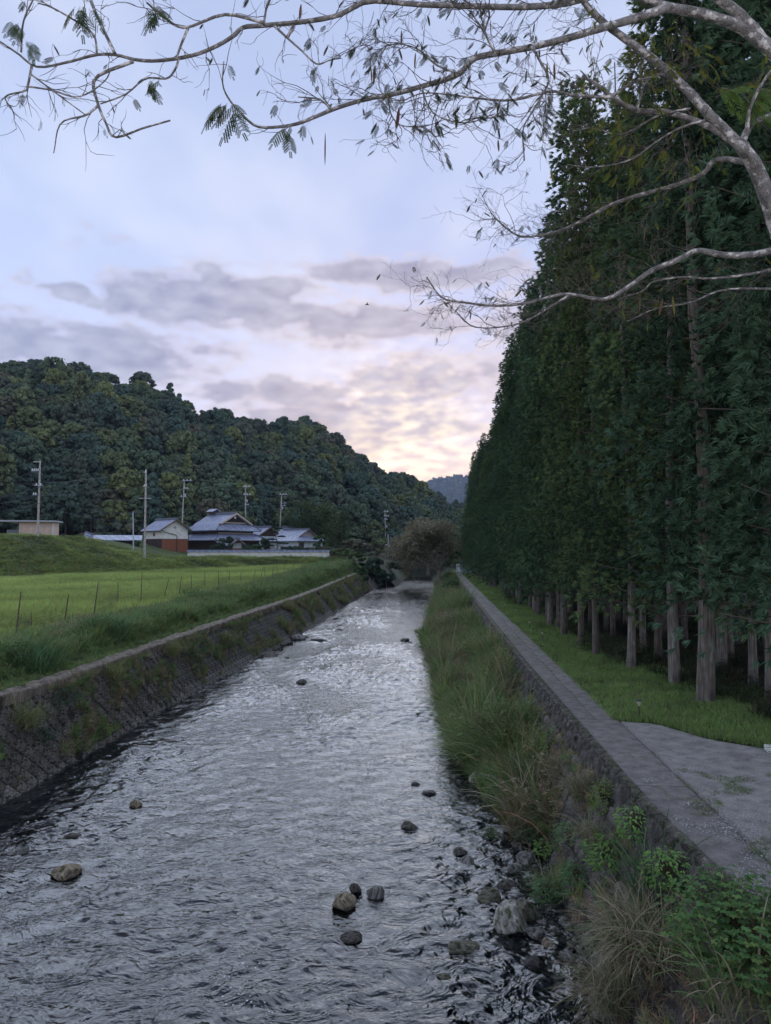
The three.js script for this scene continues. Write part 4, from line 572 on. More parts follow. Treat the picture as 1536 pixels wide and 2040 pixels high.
{ // pink shed on the left with an open lean-to
  const c = at(78, 1071, 118), y = landL(c.x, 118) - .1, o = thing('shed', 'low salmon-pink shed with a flat overhanging roof beside the leaning pole', 'shed', [c.x, y, c.z], .28), base = c.y - y;
  const pink = mat({ color: lin(.66, .50, .40), map: rep(T.plaster, .4) });
  mesh('wall', new GB().box(-2.6, 2.6, -.3, base + 2.5, -2, 2).geo(true), pink, o); mesh('roof', new GB().box(-5.6, 3.1, base + 2.55, base + 2.75, -2.6, 2.6).geo(true), mat({ color: lin(.45, .48, .50), roughness: .5 }), o); mesh('fascia', new GB().box(-5.62, 3.12, base + 2.42, base + 2.55, 2.5, 2.62).geo(true), woodMid, o);
  mesh('side_panel', new GB().box(-5.2, -2.65, -.3, base + 1.3, -1.0, -.9).geo(true), mat({ color: lin(.30, .33, .36) }), o); mesh('corner_post', new GB().box(2.45, 2.62, -.3, base + 2.5, 2.0, 2.06).geo(true), plasterBlue, o); for (const x of [-5.4]) mesh('post', new GB().box(x - .06, x + .06, -.3, base + 2.5, 2.3, 2.42).geo(true), woodDark, o);
  mesh('foundation', new GB().box(-2.75, 3.0, -.4, base + .35, 2.0, 2.25).geo(true), plaster, o);
  // stepped tile-topped wall running down the slope
  const p0 = at(170, 1064, 122), p1 = at(232, 1090, 118), w = thing('sloping_wall', 'plaster wall with tile coping stepping down the slope left of the storehouse', 'wall'); const wg = new GB(), cg = new GB(), N = 6, dir = p1.clone().sub(p0);
  for (let k = 0; k < N; k++) { const s = p0.clone().addScaledVector(dir, k / N), e = p0.clone().addScaledVector(dir, (k + 1) / N - .004); const q = new GB(); slope(q, [s.x, s.y, s.z], [e.x, e.y, e.z], [e.x, e.y - 2.2, e.z - .02], [s.x, s.y - 2.2, s.z - .02], .25); mesh('wall_panel', q.geo(true), plasterBlue, w); }
  slope(cg, [p0.x, p0.y + .02, p0.z + .45], [p1.x, p1.y + .02, p1.z + .45], [p1.x, p1.y + .4, p1.z - .1], [p0.x, p0.y + .4, p0.z - .1], .1); mesh('tile_coping', cg.geo(true), tileMat, w); mesh('ridge_tiles', new GB().tube([p0.clone().add(V(0, .42, -.1)), p1.clone().add(V(0, .42, -.1))], [.14, .14], 5).geo(), ridgeMat, w);
  const gs = at(250, 1098, 122), u = thing('gatehouse', 'dark timber gatehouse with a low grey roof left of the storehouse', 'gate', [gs.x, YARD - .2, gs.z], .35); mesh('wall', new GB().box(-4.6, 2.2, 0, 2.6, -1.2, 1.2).geo(true), boardDark, u); for (let k = 0; k < 3; k++) mesh('door', new GB().box(-4.2 + k * 1.6, -3.0 + k * 1.6, .1, 2.1, 1.2, 1.25).geo(true), k ? darkVoid : mat({ color: lin(.36, .30, .20) }), u); const rg = new GB(); slope(rg, [-5.1, 2.55, 2.0], [2.7, 2.55, 2.0], [2.7, 3.4, 0], [-5.1, 3.4, 0], .12); slope(rg, [2.7, 2.55, -2.0], [-5.1, 2.55, -2.0], [-5.1, 3.4, 0], [2.7, 3.4, 0], .12); mesh('roof', rg.geo(true), tileMat, u);
  const rp = thing('stone_ramp', 'grey stone ramp wall with a thin railing beside the sloping wall', 'ramp'), r0 = at(122, 1075, 114), r1 = at(205, 1094, 112), rw = new GB(); slope(rw, [r0.x, r0.y, r0.z], [r1.x, r1.y, r1.z], [r1.x, r1.y - 1.6, r1.z], [r0.x, r0.y - 1.6, r0.z], .3); mesh('ramp_wall', rw.geo(true), mat({ color: lin(.2, .195, .19), map: rep(T.stone, .5) }), rp); mesh('handrail', new GB().tube([r0.clone().add(V(0, .9, 0)), r1.clone().add(V(0, .9, 0))], [.035, .035], 5).geo(), ridgeMat, rp); for (let k = 0; k <= 5; k++) { const q = r0.clone().lerp(r1, k / 5); mesh('rail_post', new GB().tube([q.clone().add(V(0, -.2, -.1)), q.clone().add(V(0, .9, 0))], [.03, .03], 5).geo(), ridgeMat, rp); }
}
// ------------------------------------------------------------------ utility poles and wires
{
  const steel = mat({ color: lin(.46, .43, .39), map: rep(T.concrete, .3) }), iron = mat({ color: lin(.40, .42, .44), roughness: .5 }), ins = mat({ color: lin(.72, .74, .76), roughness: .3 });
  const pole = (label, pt, pb, d, arms, r0 = .17, base = null, extra = 0) => {
    const a = at(...pb, d), b = at(...pt, d), o = thing('utility_pole', label, 'pole', [a.x, a.y, a.z], 0, 'utility poles of the valley'), top = b.clone().sub(a), bot = top.clone().multiplyScalar(-.08 - extra);
    mesh('shaft', new GB().tube([bot, top], [r0, r0 * .68], 10).geo(), steel, o);
    arms.forEach(([t, l, off, n]) => { const p = top.clone().multiplyScalar(t); mesh('crossarm', new GB().box(p.x - l / 2 + off, p.x + l / 2 + off, p.y - .06, p.y + .06, p.z + r0 - .02, p.z + r0 + .10).geo(true), iron, o); const arm = o.children[o.children.length - 1]; for (let k = 0; k < n; k++) mesh('insulator', new THREE.CylinderGeometry(.06, .09, .24, 8).translate(p.x + off - l / 2 + l * (k + .5) / n, p.y + .18, p.z + r0 + .04), ins, arm); });
    return [o, a, top];
  };
  const P = [
    pole('tall leaning concrete pole beside the pink shed', [80, 918], [75, 1072], 98, [[.985, 1.0, -.35, 0], [.87, 1.1, -.55, 4], [.68, 1.2, 0, 2], [.56, .6, -.5, 2]]),
    pole('upright concrete pole standing before the white storehouse', [291, 935], [288, 1106], 104, [[.96, .4, 0, 1], [.80, .5, 0, 2], [.66, 1.8, 0, 0]]),
    pole('pole rising behind the storehouse roof', [367, 957], [364, 1022], 150, [[.99, 2.2, .7, 3], [.75, 1.2, .5, 2], [.5, 1.4, 0, 2]], .16, null, .7),
    pole('pole with stacked crossarms behind the farmhouse', [489, 966], [489, 1046], 160, [[.95, 1.7, .3, 3], [.75, 1.9, .4, 3], [.5, .9, .4, 2]], .16, null, .6),
    pole('pole left of the bamboo grove', [561, 984], [558, 1046], 170, [[.98, 2.0, .4, 3], [.7, 1.6, .5, 2], [.62, 1.5, .5, 2]], .16, null, .8),
    pole('slim pole just right of the bamboo grove', [678, 1004], [677, 1045], 190, [[.97, 1.6, .2, 2], [.75, 1.6, .4, 2], [.45, 1.2, .3, 2]], .14, null, 1.4),
    pole('pole beside the white road railing', [767, 1018], [768, 1086], 188, [[.98, 1.4, .3, 2], [.85, 1.5, .4, 3], [.75, .9, .2, 2]], .13, null, .2)];
  // pole transformers
  P.slice(2, 7).forEach(([o, a, top], k) => mesh('transformer', new THREE.CylinderGeometry(.22, .22, .6, 10).translate(top.x * .6 + .32, top.y * (.55 + .05 * (k % 2)), top.z + .1), iron, o));
  const thin = [[265, 1020, 266, 1098, 114, .10, 'thin pale pole between the gatehouse and the storehouse'], [773, 1066, 773, 1086, 186, .16, 'short white post on the road railing']];
  for (const [x0, y0, x1, y1, d, rr, lab] of thin) { const a = at(x1, y1, d), b = at(x0, y0, d), o = thing('marker_pole', lab, 'pole', [a.x, a.y, a.z]); mesh('shaft', new GB().tube([V(0, -.6, 0), b.sub(a)], [rr, rr * .8], 8).geo(), mat({ color: lin(.55, .57, .60) }), o); mesh('cap', new THREE.SphereGeometry(rr * .95, 8, 6).translate(b.x, b.y, b.z), iron, o); }
  const wireMat = mat({ color: lin(.10, .105, .12), roughness: .6 });
  const wire = (a, b, sag, label, r = .028) => { const pts = [], rad = []; for (let k = 0; k <= 18; k++) { const t = k / 18, p = a.clone().lerp(b, t); p.y -= sag * 4 * t * (1 - t); pts.push(p); rad.push(r); } const m = mesh('power_line', new GB().tube(pts, rad, 4).geo(), wireMat); tag(m, label, 'wire', 'overhead wires'); };
  const tp = (k, t, off = 0) => P[k][1].clone().addScaledVector(P[k][2], t).add(V(off, 0, .2));
  for (const [t0, t1, s] of [[.66, .66, 1.1], [.56, .50, 1.0], [.45, .40, .9]]) wire(tp(0, t0), tp(1, t1), s, 'overhead wire strung from the leaning pole to the storehouse pole');
  for (const [t, s] of [[.87, 1.0], [.66, 1.1], [.56, .9], [.45, .8]]) wire(at(-200, 1095 - 150 * t, 88), tp(0, t), s, 'overhead wire running off to the left from the leaning pole');
  wire(tp(1, .97), at(-150, 955, 160), 1.5, 'high wire running left from the storehouse pole across the hillside'); wire(tp(1, .80), at(-150, 975, 160), 1.5, 'lower wire running left from the storehouse pole across the hillside');
  wire(tp(1, .8), tp(2, .75), .6, 'wire from the storehouse pole to the pole behind the roof'); wire(tp(2, .98, .6), tp(3, .93), .8, 'upper wire from the storehouse roof to the farmhouse pole'); wire(tp(2, .75), tp(3, .75), .8, 'lower wire from the storehouse roof to the farmhouse pole'); wire(tp(3, .95), tp(4, .95), .7, 'upper wire from the farmhouse pole toward the bamboo'); wire(tp(3, .75), tp(4, .7), .7, 'lower wire from the farmhouse pole toward the bamboo'); wire(tp(4, .95), tp(5, .95), 1, 'upper wire passing above the bamboo grove'); wire(tp(5, .9), tp(6, .95), 1, 'wire from the bamboo grove to the railing pole'); wire(tp(6, .95), at(1000, 1010, 180), 1.0, 'upper wire crossing the river toward the cedars'); wire(tp(6, .75), at(1000, 1030, 180), 1.0, 'lower wire crossing the river toward the cedars');
  wire(at(600, 1050, 150), at(1000, 1063, 120), .8, 'low wire crossing the river before the brown tree');
}
// ------------------------------------------------------------------ white railing of the road, store at the far end of the path
{
  const a = at(671, 1082, 172), b = at(815, 1087, 176), o = thing('road_railing', 'white guard railing along the road beyond the river bend', 'railing', [a.x, a.y, a.z]), dir = b.clone().sub(a), wm = mat({ color: lin(.72, .71, .68), roughness: .6 }), n = 15;
  for (const y of [0, -.28]) mesh('rail', new GB().tube([V(0, y, 0), dir.clone().setY(dir.y + y)], [.085, .085], 6).geo(), wm, o); for (let k = 0; k <= n; k++) { const p = dir.clone().multiplyScalar(k / n); mesh('post', new GB().box(p.x - .07, p.x + .07, p.y - .9, p.y + .05, p.z - .05, p.z + .05).geo(true), wm, o); }
  structure('road', sheet(30, 4, (u, v) => { const p = a.clone().lerp(b, u * 1.6 - .3); return [p.x, p.y - .85 - 3 * (v < .2 ? .6 : 0), p.z + .8 - 5 * v]; }), mat({ color: lin(.10, .10, .105), map: rep(T.concrete, .3) }));
  const c = at(930, 1139, 127), s = thing('steel_store', 'small blue-grey corrugated store at the far end of the footpath', 'shed', [c.x, PATH_Y, c.z], .1), cg = new GB(); const blue = mat({ color: lin(.34, .42, .55), roughness: .5, metalness: .2 });
  for (let k = 0; k < 16; k++) { const x0 = -.8 + k * .1; cg.box(x0, x0 + .055, 0, 2.05, .75, .79); } mesh('body', new GB().box(-.82, .82, 0, 2.1, -.75, .75).geo(true), blue, s); mesh('corrugated_front', cg.geo(true), blue, s); mesh('roof', new GB().box(-.92, .92, 2.1, 2.2, -.9, .95).geo(true), mat({ color: lin(.5, .53, .58) }), s); { const dr = mesh('door', new GB().box(-.75, -.1, .05, 1.85, .80, .84).geo(true), mat({ color: lin(.26, .34, .48), roughness: .5 }), s); mesh('handle', new GB().box(-.2, -.16, .85, 1.05, .84, .88).geo(true), ridgeMat, dr); }
  const l = at(939.5, 1139, 124), k = thing('ladder_rack', 'pale upright ladder rack leaning beside the blue store', 'ladder', [l.x, PATH_Y, l.z]), lm = mat({ color: lin(.62, .55, .48) }); for (const x of [-.22, .22]) mesh('rail', new GB().tube([V(x, 0, .2), V(x, 2.2, -.1)], [.035, .035], 6).geo(), lm, k); for (let q = 0; q < 7; q++) mesh('rung', new GB().tube([V(-.22, .25 + q * .28, .165 - q * .038), V(.22, .25 + q * .28, .165 - q * .038)], [.03, .03], 6).geo(), lm, k);
  const w = at(913, 1130, 134), v = thing('white_box', 'small white equipment box left of the blue store', 'box', [w.x, PATH_Y, w.z]); mesh('body', new GB().box(-.35, .35, .0, 1.35, -.25, .25).geo(true), plasterBlue, v); mesh('lid', new GB().box(-.4, .4, 1.35, 1.45, -.3, .3).geo(true), plaster, v);
}
// ------------------------------------------------------------------ rocks in and beside the stream
function rockGeo(seed, flat = .7) {
  const r = rng(seed), pl = []; for (let k = 0; k < 11; k++) { const n = V(r() - .5, (r() - .5) * 1.1, r() - .5).normalize(); pl.push([n, .55 + .36 * r()]); }
  const g = new THREE.IcosahedronGeometry(1, 9), p = g.attributes.position, v = V();
  for (let k = 0; k < p.count; k++) { v.fromBufferAttribute(p, k).normalize(); let q = 1.05; for (const [n, d] of pl) { const c = n.dot(v); if (c > .05) q = Math.min(q, d / c); } q *= 1 + .05 * pn(v.x * 3 + seed, v.y * 3 + v.z * 2.3) + .025 * pn(v.x * 9 + v.z * 5, v.y * 9 + seed); p.setXYZ(k, v.x * q, v.y * q * flat, v.z * q); }
  const gg = new THREE.BufferGeometry(); gg.setAttribute('position', p); gg.setAttribute('uv', new THREE.Float32BufferAttribute([...Array(p.count)].flatMap((_, k) => [p.getX(k) * .5 + p.getY(k) * .3, p.getZ(k) * .5 + p.getY(k) * .35]), 2)); return toCreasedNormals(gg, .42);
}
const rocks = [301, 302, 303, 304, 305, 306, 307, 308].map((s, k) => rockGeo(s, .62 + .05 * (k % 4)));
const rockMat = { tan: [.40, .33, .25], grey: [.27, .265, .255], dark: [.14, .13, .118], pale: [.50, .485, .43], olive: [.20, .195, .15], wet: [.075, .07, .068] }; for (const k in rockMat) rockMat[k] = mat({ color: lin(...rockMat[k]), map: rep(T.stone, 1.1), bumpMap: rep(T.grain, 2), bumpScale: .035, roughness: k === 'wet' ? .35 : .85 });
{
  const r = rng(91);
  const list = [
    [132, 1742, 58, 46, 'tan', 'tan angular rock standing out of the water near the left edge'], [47, 1697, 28, 20, 'grey', 'small grey-brown rock left of the tan rock'], [143, 1668, 38, 15, 'dark', 'low dark rock above the tan rock'], [270, 1606, 24, 18, 'tan', 'small lone rock in the left stream below the wall'],
    [686, 1806, 50, 44, 'tan', 'brown blocky rock, largest of the trio in midstream'], [707, 1776, 26, 26, 'dark', 'small pointed dark rock behind the brown blocky rock'], [748, 1782, 38, 30, 'grey', 'wedge-shaped grey rock right of the midstream trio'], [703, 1870, 48, 26, 'dark', 'dark wet rock below the midstream trio'],
    [816, 1648, 36, 18, 'dark', 'low dark rock alone in the middle of the stream'], [854, 1580, 28, 11, 'wet', 'flat black rock near the green waterside clump'], [828, 1562, 18, 9, 'wet', 'tiny black rock beside the flat black rock'], [599, 1361, 30, 12, 'dark', 'dark flat rock in the glinting water further up'],
    [916, 1700, 34, 18, 'dark', 'dark rock, upper one of a pair off the right bank'], [930, 1719, 38, 18, 'grey', 'grey rock, lower one of a pair off the right bank'], [1017, 1848, 66, 84, 'pale', 'large pale boulder at the right water edge'], [1048, 1826, 56, 58, 'olive', 'mossy brown boulder behind the pale one'], [1068, 1862, 40, 32, 'grey', 'rounded grey rock right of the pale boulder'],
    [976, 1794, 50, 38, 'olive', 'mossy squarish rock left above the pale boulder'], [1048, 1716, 46, 40, 'grey', 'grey boulder under the right wall above the shallows'], [1026, 1736, 34, 22, 'grey', 'smaller grey stone leaning on the wall boulder'], [1008, 1768, 40, 24, 'dark', 'dark slab-like stone in the shallows'], [944, 1556, 30, 30, 'pale', 'pale round boulder beside the green waterside clump'],
    [996, 1560, 26, 12, 'tan', 'small tan stone among the waterside weeds'], [1006, 1656, 34, 22, 'grey', 'grey stone between two small waterside weeds'], [1040, 1802, 26, 24, 'grey', 'grey cobble above the mossy boulder'], [1092, 1885, 30, 24, 'tan', 'tan stone right below the rounded grey rock'], [1128, 1908, 34, 24, 'grey', 'grey-green stone by the foot of the big grass clump'], [922, 1890, 66, 16, 'olive', 'mostly submerged brown stone below the shallows'], [884, 1950, 30, 14, 'olive', 'small submerged brown stone near the bottom edge'], [1060, 1922, 44, 18, 'wet', 'wet brown stone just under the surface below the pale boulder'],
    [1034, 1690, 26, 18, 'dark', 'dark round stone above the wall boulder'], [975, 1660, 22, 14, 'wet', 'black stone beside the smallest waterside weed'],
    [535, 1306, 50, 18, 'dark', 'long dark slab against the foot of the left wall'], [552, 1294, 30, 12, 'dark', 'dark rock next upstream of the long slab'], [562, 1286, 18, 10, 'dark', 'small round rock upstream of the slab'], [577, 1284, 16, 9, 'wet', 'small black rock in the row by the left wall'], [594, 1274, 30, 18, 'grey', 'largest grey rock in the row by the left wall'], [609, 1270, 14, 8, 'grey', 'grey rock at the upstream end of the row'], [635, 1277, 36, 9, 'dark', 'narrow dark rock lying off the row by the left wall'], [668, 1273, 10, 4, 'wet', 'speck-like black rock right of the narrow dark one'], [676, 1256, 16, 8, 'dark', 'dark rock out in the glinting channel'], [675, 1247, 14, 5, 'wet', 'thin black rock beyond the channel rock'], [670, 1234, 12, 7, 'dark', 'small dark rock where the left wall narrows'], [807, 1277, 18, 9, 'dark', 'dark rock off the green headland of the right bank'], [818, 1281, 8, 5, 'wet', 'tiny rock beside the headland rock'], [833, 1259, 20, 9, 'dark', 'dark rock at the tip of the right headland'], [572, 1312, 10, 5, 'dark', 'tiny dark rock in open water before the slab'], [150, 1690, 12, 6, 'wet', 'tiny wet rock between tan rock and wall'], [905, 1330, 14, 6, 'wet', 'small rock at the edge of the tall bank grass']];
  list.forEach(([px, py, w, h, c, label], k) => { const p = onY(px, py, .0), s = -p.z / F, o = mesh('river_rock', rocks[k % 8], rockMat[c]); o.scale.set(w * s * .50, h * s * .70, w * s * .44); o.rotation.set((r() - .5) * .3, r() * 6.28, (r() - .5) * .3); o.position.set(p.x, h * s * .10, p.z); tag(o, label, 'rock'); });
  // cobbles in the shallows below the right wall
  const m = [], c = []; for (let k = 0; k < 700; k++) { const d = 9 + 11 * r(), x = barX(d) - .35 + (2.3 - barX(d) + .35) * Math.pow(r(), .7); if (x > 2.2) continue; const s = .035 + .10 * r() * r(); m.push(place(x, -.09 + .12 * clamp((x - barX(d) + .4)) + .03 * r(), -d, r() * 6.28, s, s * .7, r(), r())); const t = .06 + .11 * r(); c.push(lin(t, t * .95, t * (.82 + .1 * r()))); }
  stuff('cobbles', 'dark cobbles lying in the shallows under the right wall', 'cobbles', rockGeoLow(), mat({ color: 0xffffff, roughness: .75, map: rep(T.stone, 1) }), m, c);
  const gm = [], gc = []; for (let k = 0; k < 16000; k++) { const d = 7.2 + 6.6 * Math.sqrt(r()), x = pathL(d) + .2 + 3.3 * Math.pow(r(), 1.1), n = fbm(x * 1.3 + 4, d * 1.3, 3) + .25 * smooth(13, 10, d) - .12 * Math.abs(x - 4.4); if (n < .10 + .15 * r()) continue; const s = .003 + .009 * Math.pow(r(), 2.4); gm.push(place(x, PATH_Y + (x > 4.26 ? .045 : .018), -d, r() * 6, s, s * .8)); const t = .24 + .3 * r(); gc.push(lin(t, t * .99, t * .97)); }
  stuff('gravel', 'white gravel scattered over the near end of the path', 'gravel', rockGeoLow(), mat({ color: 0xffffff }), gm, gc);
  const sm = [], sc = []; for (let k = 0; k < 9000; k++) { const d = 8 + 6.5 * r(), x = pathL(d) + .3 + 3.0 * r(), n = fbm(x * 1.1 + 20, d * 1.0 + 3, 3); if (n < .12 + .1 * Math.abs(d - 11.5) / 3 + .12 * Math.abs(x - 4.6)) continue; const s = .22 + .3 * r(); sm.push([place(x, PATH_Y + (x > 4.26 ? .04 : .01), -d, r() * 6.28, s, s * .7), r() < .45 ? dryTint(r).multiplyScalar(.6) : wildTint(r)]); }
  for (let k = 0; k < 5200; k++) { const d = 8 + 60 * Math.pow(r(), 1.7), side = r(), x = side < .45 ? 4.245 + (r() - .5) * .10 : side < .85 ? pathL(d) + .02 + .16 * r() * r() : 3.745 + (r() - .5) * .03, n = fbm(x * 2 + 7, d * .9, 3); if (n < .02) continue; const q = .14 + .26 * r(); sm.push([place(x, PATH_Y + .005, -d, r() * 6.28, q, q * .6), r() < .4 ? dryTint(r).multiplyScalar(.6) : wildTint(r)]); }
  scatter('path_moss', 'moss and low weeds spreading over the joint of the path', 'moss', GG.lawn, sm);
  const fm = []; for (const [cx, cy, n] of [[505, 1920, 5], [430, 1960, 6], [520, 2005, 7], [470, 1990, 5]]) for (let k = 0; k < n; k++) { const p = onY(cx + 60 * (r() - .5), cy + 30 * (r() - .5), .03); fm.push(place(p.x, .035, p.z, r() * 6,   .007 + .012 * r(), .004)); } stuff('foam', 'small flecks of white foam drifting on the near water', 'foam', new THREE.SphereGeometry(1, 8, 5), mat({ color: lin(.5, .52, .55), roughness: .6 }), fm);
}
function rockGeoLow() { const g = new THREE.IcosahedronGeometry(1, 1), p = g.attributes.position, v = V(); for (let k = 0; k < p.count; k++) { v.fromBufferAttribute(p, k); const q = 1 + .35 * pn(v.x * 1.7 + 3, v.y * 1.7 + v.z * 2.1); p.setXYZ(k, v.x * q, v.y * q * .8, v.z * q); } g.computeVertexNormals(); return g; }
// ------------------------------------------------------------------ plants that stand out along the right wall and the left bank
function clump(name, label, pos, n, len, w, leanMin, leanMax, droop, spread, cols, seed, bias = [0, 0], group) {
  const r = rng(seed), g = new GB(); for (let k = 0; k < n; k++) { const a = r() * 6.283, l = lerp(leanMin, leanMax, r()), d = V(Math.cos(a) * l + bias[0], 1, Math.sin(a) * l + bias[1]), c = cols[Math.floor(r() * cols.length)], f = .75 + .5 * r(); g.col = c.map(x => x * f); const ln = len * (.45 + .7 * r()); g.blade(V((r() - .5) * spread, (r() - .5) * spread * .5, (r() - .5) * spread), d, ln, w * (.5 + .9 * r()), V(Math.cos(a) * droop * .5 + bias[0] * .5, -droop * (.7 + .8 * r()), Math.sin(a) * droop * .5 + bias[1] * .5), 7, V(-Math.sin(a) + (r() - .5) * .7, (r() - .5) * .4, Math.cos(a) + (r() - .5) * .7), .55); }
  const m = mesh(name, g.geo(), leafMat(0xffffff, .3)); m.position.copy(pos); tag(m, label, 'grass clump', group); return m;
}
function leafy(name, label, cat, pos, size, n, leafL, leafW, cols, seed, three = false) { // stems (part) and leaves (part) filling a rounded volume
  const r = rng(seed), o = thing(name, label, cat, pos.toArray()), g = new GB(), st = new GB(); const [rx, ry, rz] = size;
  for (let k = 0; k < n / 14; k++) { const a = r() * 6.283, e = V(Math.cos(a) * rx * .8 * r(), ry * (.2 + .8 * r()), Math.sin(a) * rz * .8 * r()); st.tube([V(e.x * .1, -ry * .35, e.z * .1), V(e.x * .5, e.y * .45, e.z * .5), e], [.009, .006, .003], 4); }
  for (let k = 0; k < n; k++) { const a = r() * 6.283, cz = r() * 1.75 - .75, sz = Math.sqrt(Math.max(0, 1 - cz * cz)), q = .55 + .5 * Math.sqrt(r()), lump = 1 + .28 * pn(a * 1.4 + seed, cz * 2.3), p = V(Math.cos(a) * sz * rx * q * lump, cz * ry * q * lump, Math.sin(a) * sz * rz * q * lump), c = cols[Math.floor(r() * cols.length)], f = .75 + .5 * r(); g.col = c.map(x => x * f); const out = p.clone().normalize(), nr = V((r() - .5) * .9, 1, (r() - .5) * .9).add(out.clone().multiplyScalar(.5)).normalize(); for (let q2 = 0; q2 < (three ? 3 : 1); q2++) { const an = Math.atan2(out.z, out.x) + (three ? (q2 - 1) * 1.3 : (r() - .5) * 2), s = .7 + .6 * r(); g.leaf(p, V(Math.cos(an), -.25 + .2 * r(), Math.sin(an)).normalize(), nr, leafL * s, leafW * s); } }
  mesh('stems', st.geo(), mat({ color: lin(.10, .085, .05) }), o); mesh('leaves', g.geo(), leafMat(0xffffff, .32), o); return o;
}
{
  const G1 = [[.16, .25, .085], [.135, .22, .08], [.185, .265, .09], [.27, .25, .14]], DRY = [[.32, .27, .18], [.25, .21, .135], [.36, .30, .20], [.14, .19, .075], [.20, .20, .10]], BR = [[.13, .26, .06], [.15, .28, .065], [.11, .22, .055]], DK = [[.11, .20, .08], [.125, .22, .088], [.095, .175, .08]];
  clump('grass_clump', 'big dry arching grass clump overhanging the wall at the lower right', onWall(1290, 1890, .05), 950, .95, .013, .2, 1.1, 1.3, .75, DRY, 401, [-.35, .05]);
  clump('grass_clump', 'dry grass spilling over the stones at the bottom right', onWall(1230, 1990, .05), 520, .75, .011, .3, 1.2, 1.4, .7, DRY, 402, [-.35, .1]);
  clump('grass_clump', 'broad upright green blades rising in front of the path edge', onWall(1300, 1800, .05), 46, 1.2, .024, .05, .6, .85, .5, [[.085, .145, .065], [.075, .13, .06]], 403, [-.05, 0]);
  clump('grass_clump', 'green blades leaning in from the lower right corner', onWall(1480, 1990, .05), 220, 1.0, .017, .1, .9, 1.0, .8, [...G1, ...DRY], 404, [-.2, 0]);
  clump('grass_clump', 'dry seeded grass above the bright bush on the wall', onWall(1165, 1590, .05), 420, .75, .009, .1, .7, 1.0, .5, DRY, 405, [-.15, 0]);
  clump('grass_clump', 'dry grass hanging on the wall below the small green weed', onWall(1110, 1545, .05), 240, .7, .009, .1, .8, 1.1, .4, DRY, 406, [-.15, 0]);
  const b0 = onY(990, 1530, .35); clump('grass_clump', 'long green grass leaning over the water beside the pale round boulder', V(b0.x + .55, .35, b0.z), 900, 1.35, .014, .15, .75, .9, .9, G1, 407, [-.28, .1]);
  const b1 = onY(940, 1450, .5); clump('grass_clump', 'tall pale grass on the right bank above the round boulder', V(b1.x + .5, .5, b1.z), 800, 1.4, .014, .1, .6, .8, 1.0, [...G1, [.19, .16, .11]], 408, [-.25, .1]);
  const b2 = onY(905, 1370, .5); clump('grass_clump', 'grass tuft bowing to the water halfway along the right bank', V(b2.x + .4, .4, b2.z), 700, 1.3, .016, .15, .7, .9, 1.0, G1, 409, [-.3, 0]);
  const b3 = onY(852, 1275, .1); clump('grass_clump', 'bright green grass on the headland of the right bank', V(b3.x + .2, .1, b3.z), 700, .95, .022, .2, .9, .9, 1.4, [[.10, .19, .05], [.09, .17, .05]], 410, [-.15, .1]);
  leafy('ivy', 'dark leafy vine covering the wall top at the right edge', 'vine', onWall(1455, 1840, .25), [.62, .52, .6], 950, .055, .045, [[0.104, 0.202, 0.065], [0.085, 0.163, 0.058], [0.143, 0.234, 0.072]], 421, true);
  leafy('ivy', 'second leafy vine hanging lower against the right edge', 'vine', onWall(1520, 1890, .15), [.45, .45, .5], 600, .05, .042, [[0.104, 0.202, 0.065], [0.085, 0.163, 0.058], [0.150, 0.221, 0.065]], 422, true);
  leafy('leafy_weed', 'bright green leafy weed on the wall face below the path', 'weed', onWall(1215, 1700, .15), [.38, .28, .38], 420, .10, .035, BR, 423);
  leafy('shrub', 'yellow-green bush growing from the wall beside dry grass', 'shrub', onWall(1203, 1590, .12), [.24, .34, .26], 520, .05, .03, [[0.156, 0.234, 0.046], [0.130, 0.215, 0.052], [0.182, 0.247, 0.052]], 424);
  leafy('leafy_weed', 'small fresh green weed high on the wall beside the path edge', 'weed', onWall(1096, 1490, .10), [.24, .30, .24], 240, .07, .03, BR, 425);
  leafy('waterside_shrub', 'small round dark-leaved bush at the foot of the wall', 'shrub', onWall(1088, 1815, .22).setY(.22), [.24, .22, .24], 620, .045, .032, DK, 426);
  const w1 = onY(1010, 1585, .3); leafy('waterside_weed', 'dense green weed clump hanging into the water beside the round boulder', 'weed', V(w1.x + .1, .42, w1.z), [.62, .5, .7], 1900, .06, .028, [[0.098, 0.195, 0.058], [0.078, 0.163, 0.052], [0.111, 0.215, 0.065]], 427);
  const w2 = onY(978, 1662, .1); leafy('waterside_weed', 'smallest tuft of green weed on a stone in the shallows', 'weed', V(w2.x, .12, w2.z), [.14, .15, .14], 200, .045, .025, DK, 428);
  const w3 = onY(1042, 1660, .2); leafy('waterside_weed', 'low blue-green weed at the foot of the wall', 'weed', V(w3.x + .1, .2, w3.z), [.28, .18, .26], 360, .06, .025, [[0.078, 0.156, 0.078], [0.072, 0.137, 0.072]], 429);
  for (const [px, py, sx, n, c, lab] of [[1065, 1570, .3, 380, 1, 'fresh leafy weed on the wall left of the dry seeded grass'], [1135, 1660, .26, 300, 0, 'dark leafy weed in the middle of the near wall'], [1085, 1690, .2, 240, 1, 'small pale weed low on the near wall'], [1265, 1640, .28, 360, 1, 'leafy weed under the broken path edge'], [1150, 1745, .26, 320, 0, 'dark weed between the small round bush and the big grass clump'], [1330, 1735, .3, 420, 1, 'green weed tucked below the path edge beside the vine']]) leafy('wall_weed', lab, 'weed', onWall(px, py, .1), [sx, sx * .9, sx], n, .08, .034, c ? [[.17, .32, .085], [.20, .34, .09]] : [[.095, .19, .07], [.11, .21, .08]], 500 + px % 89);
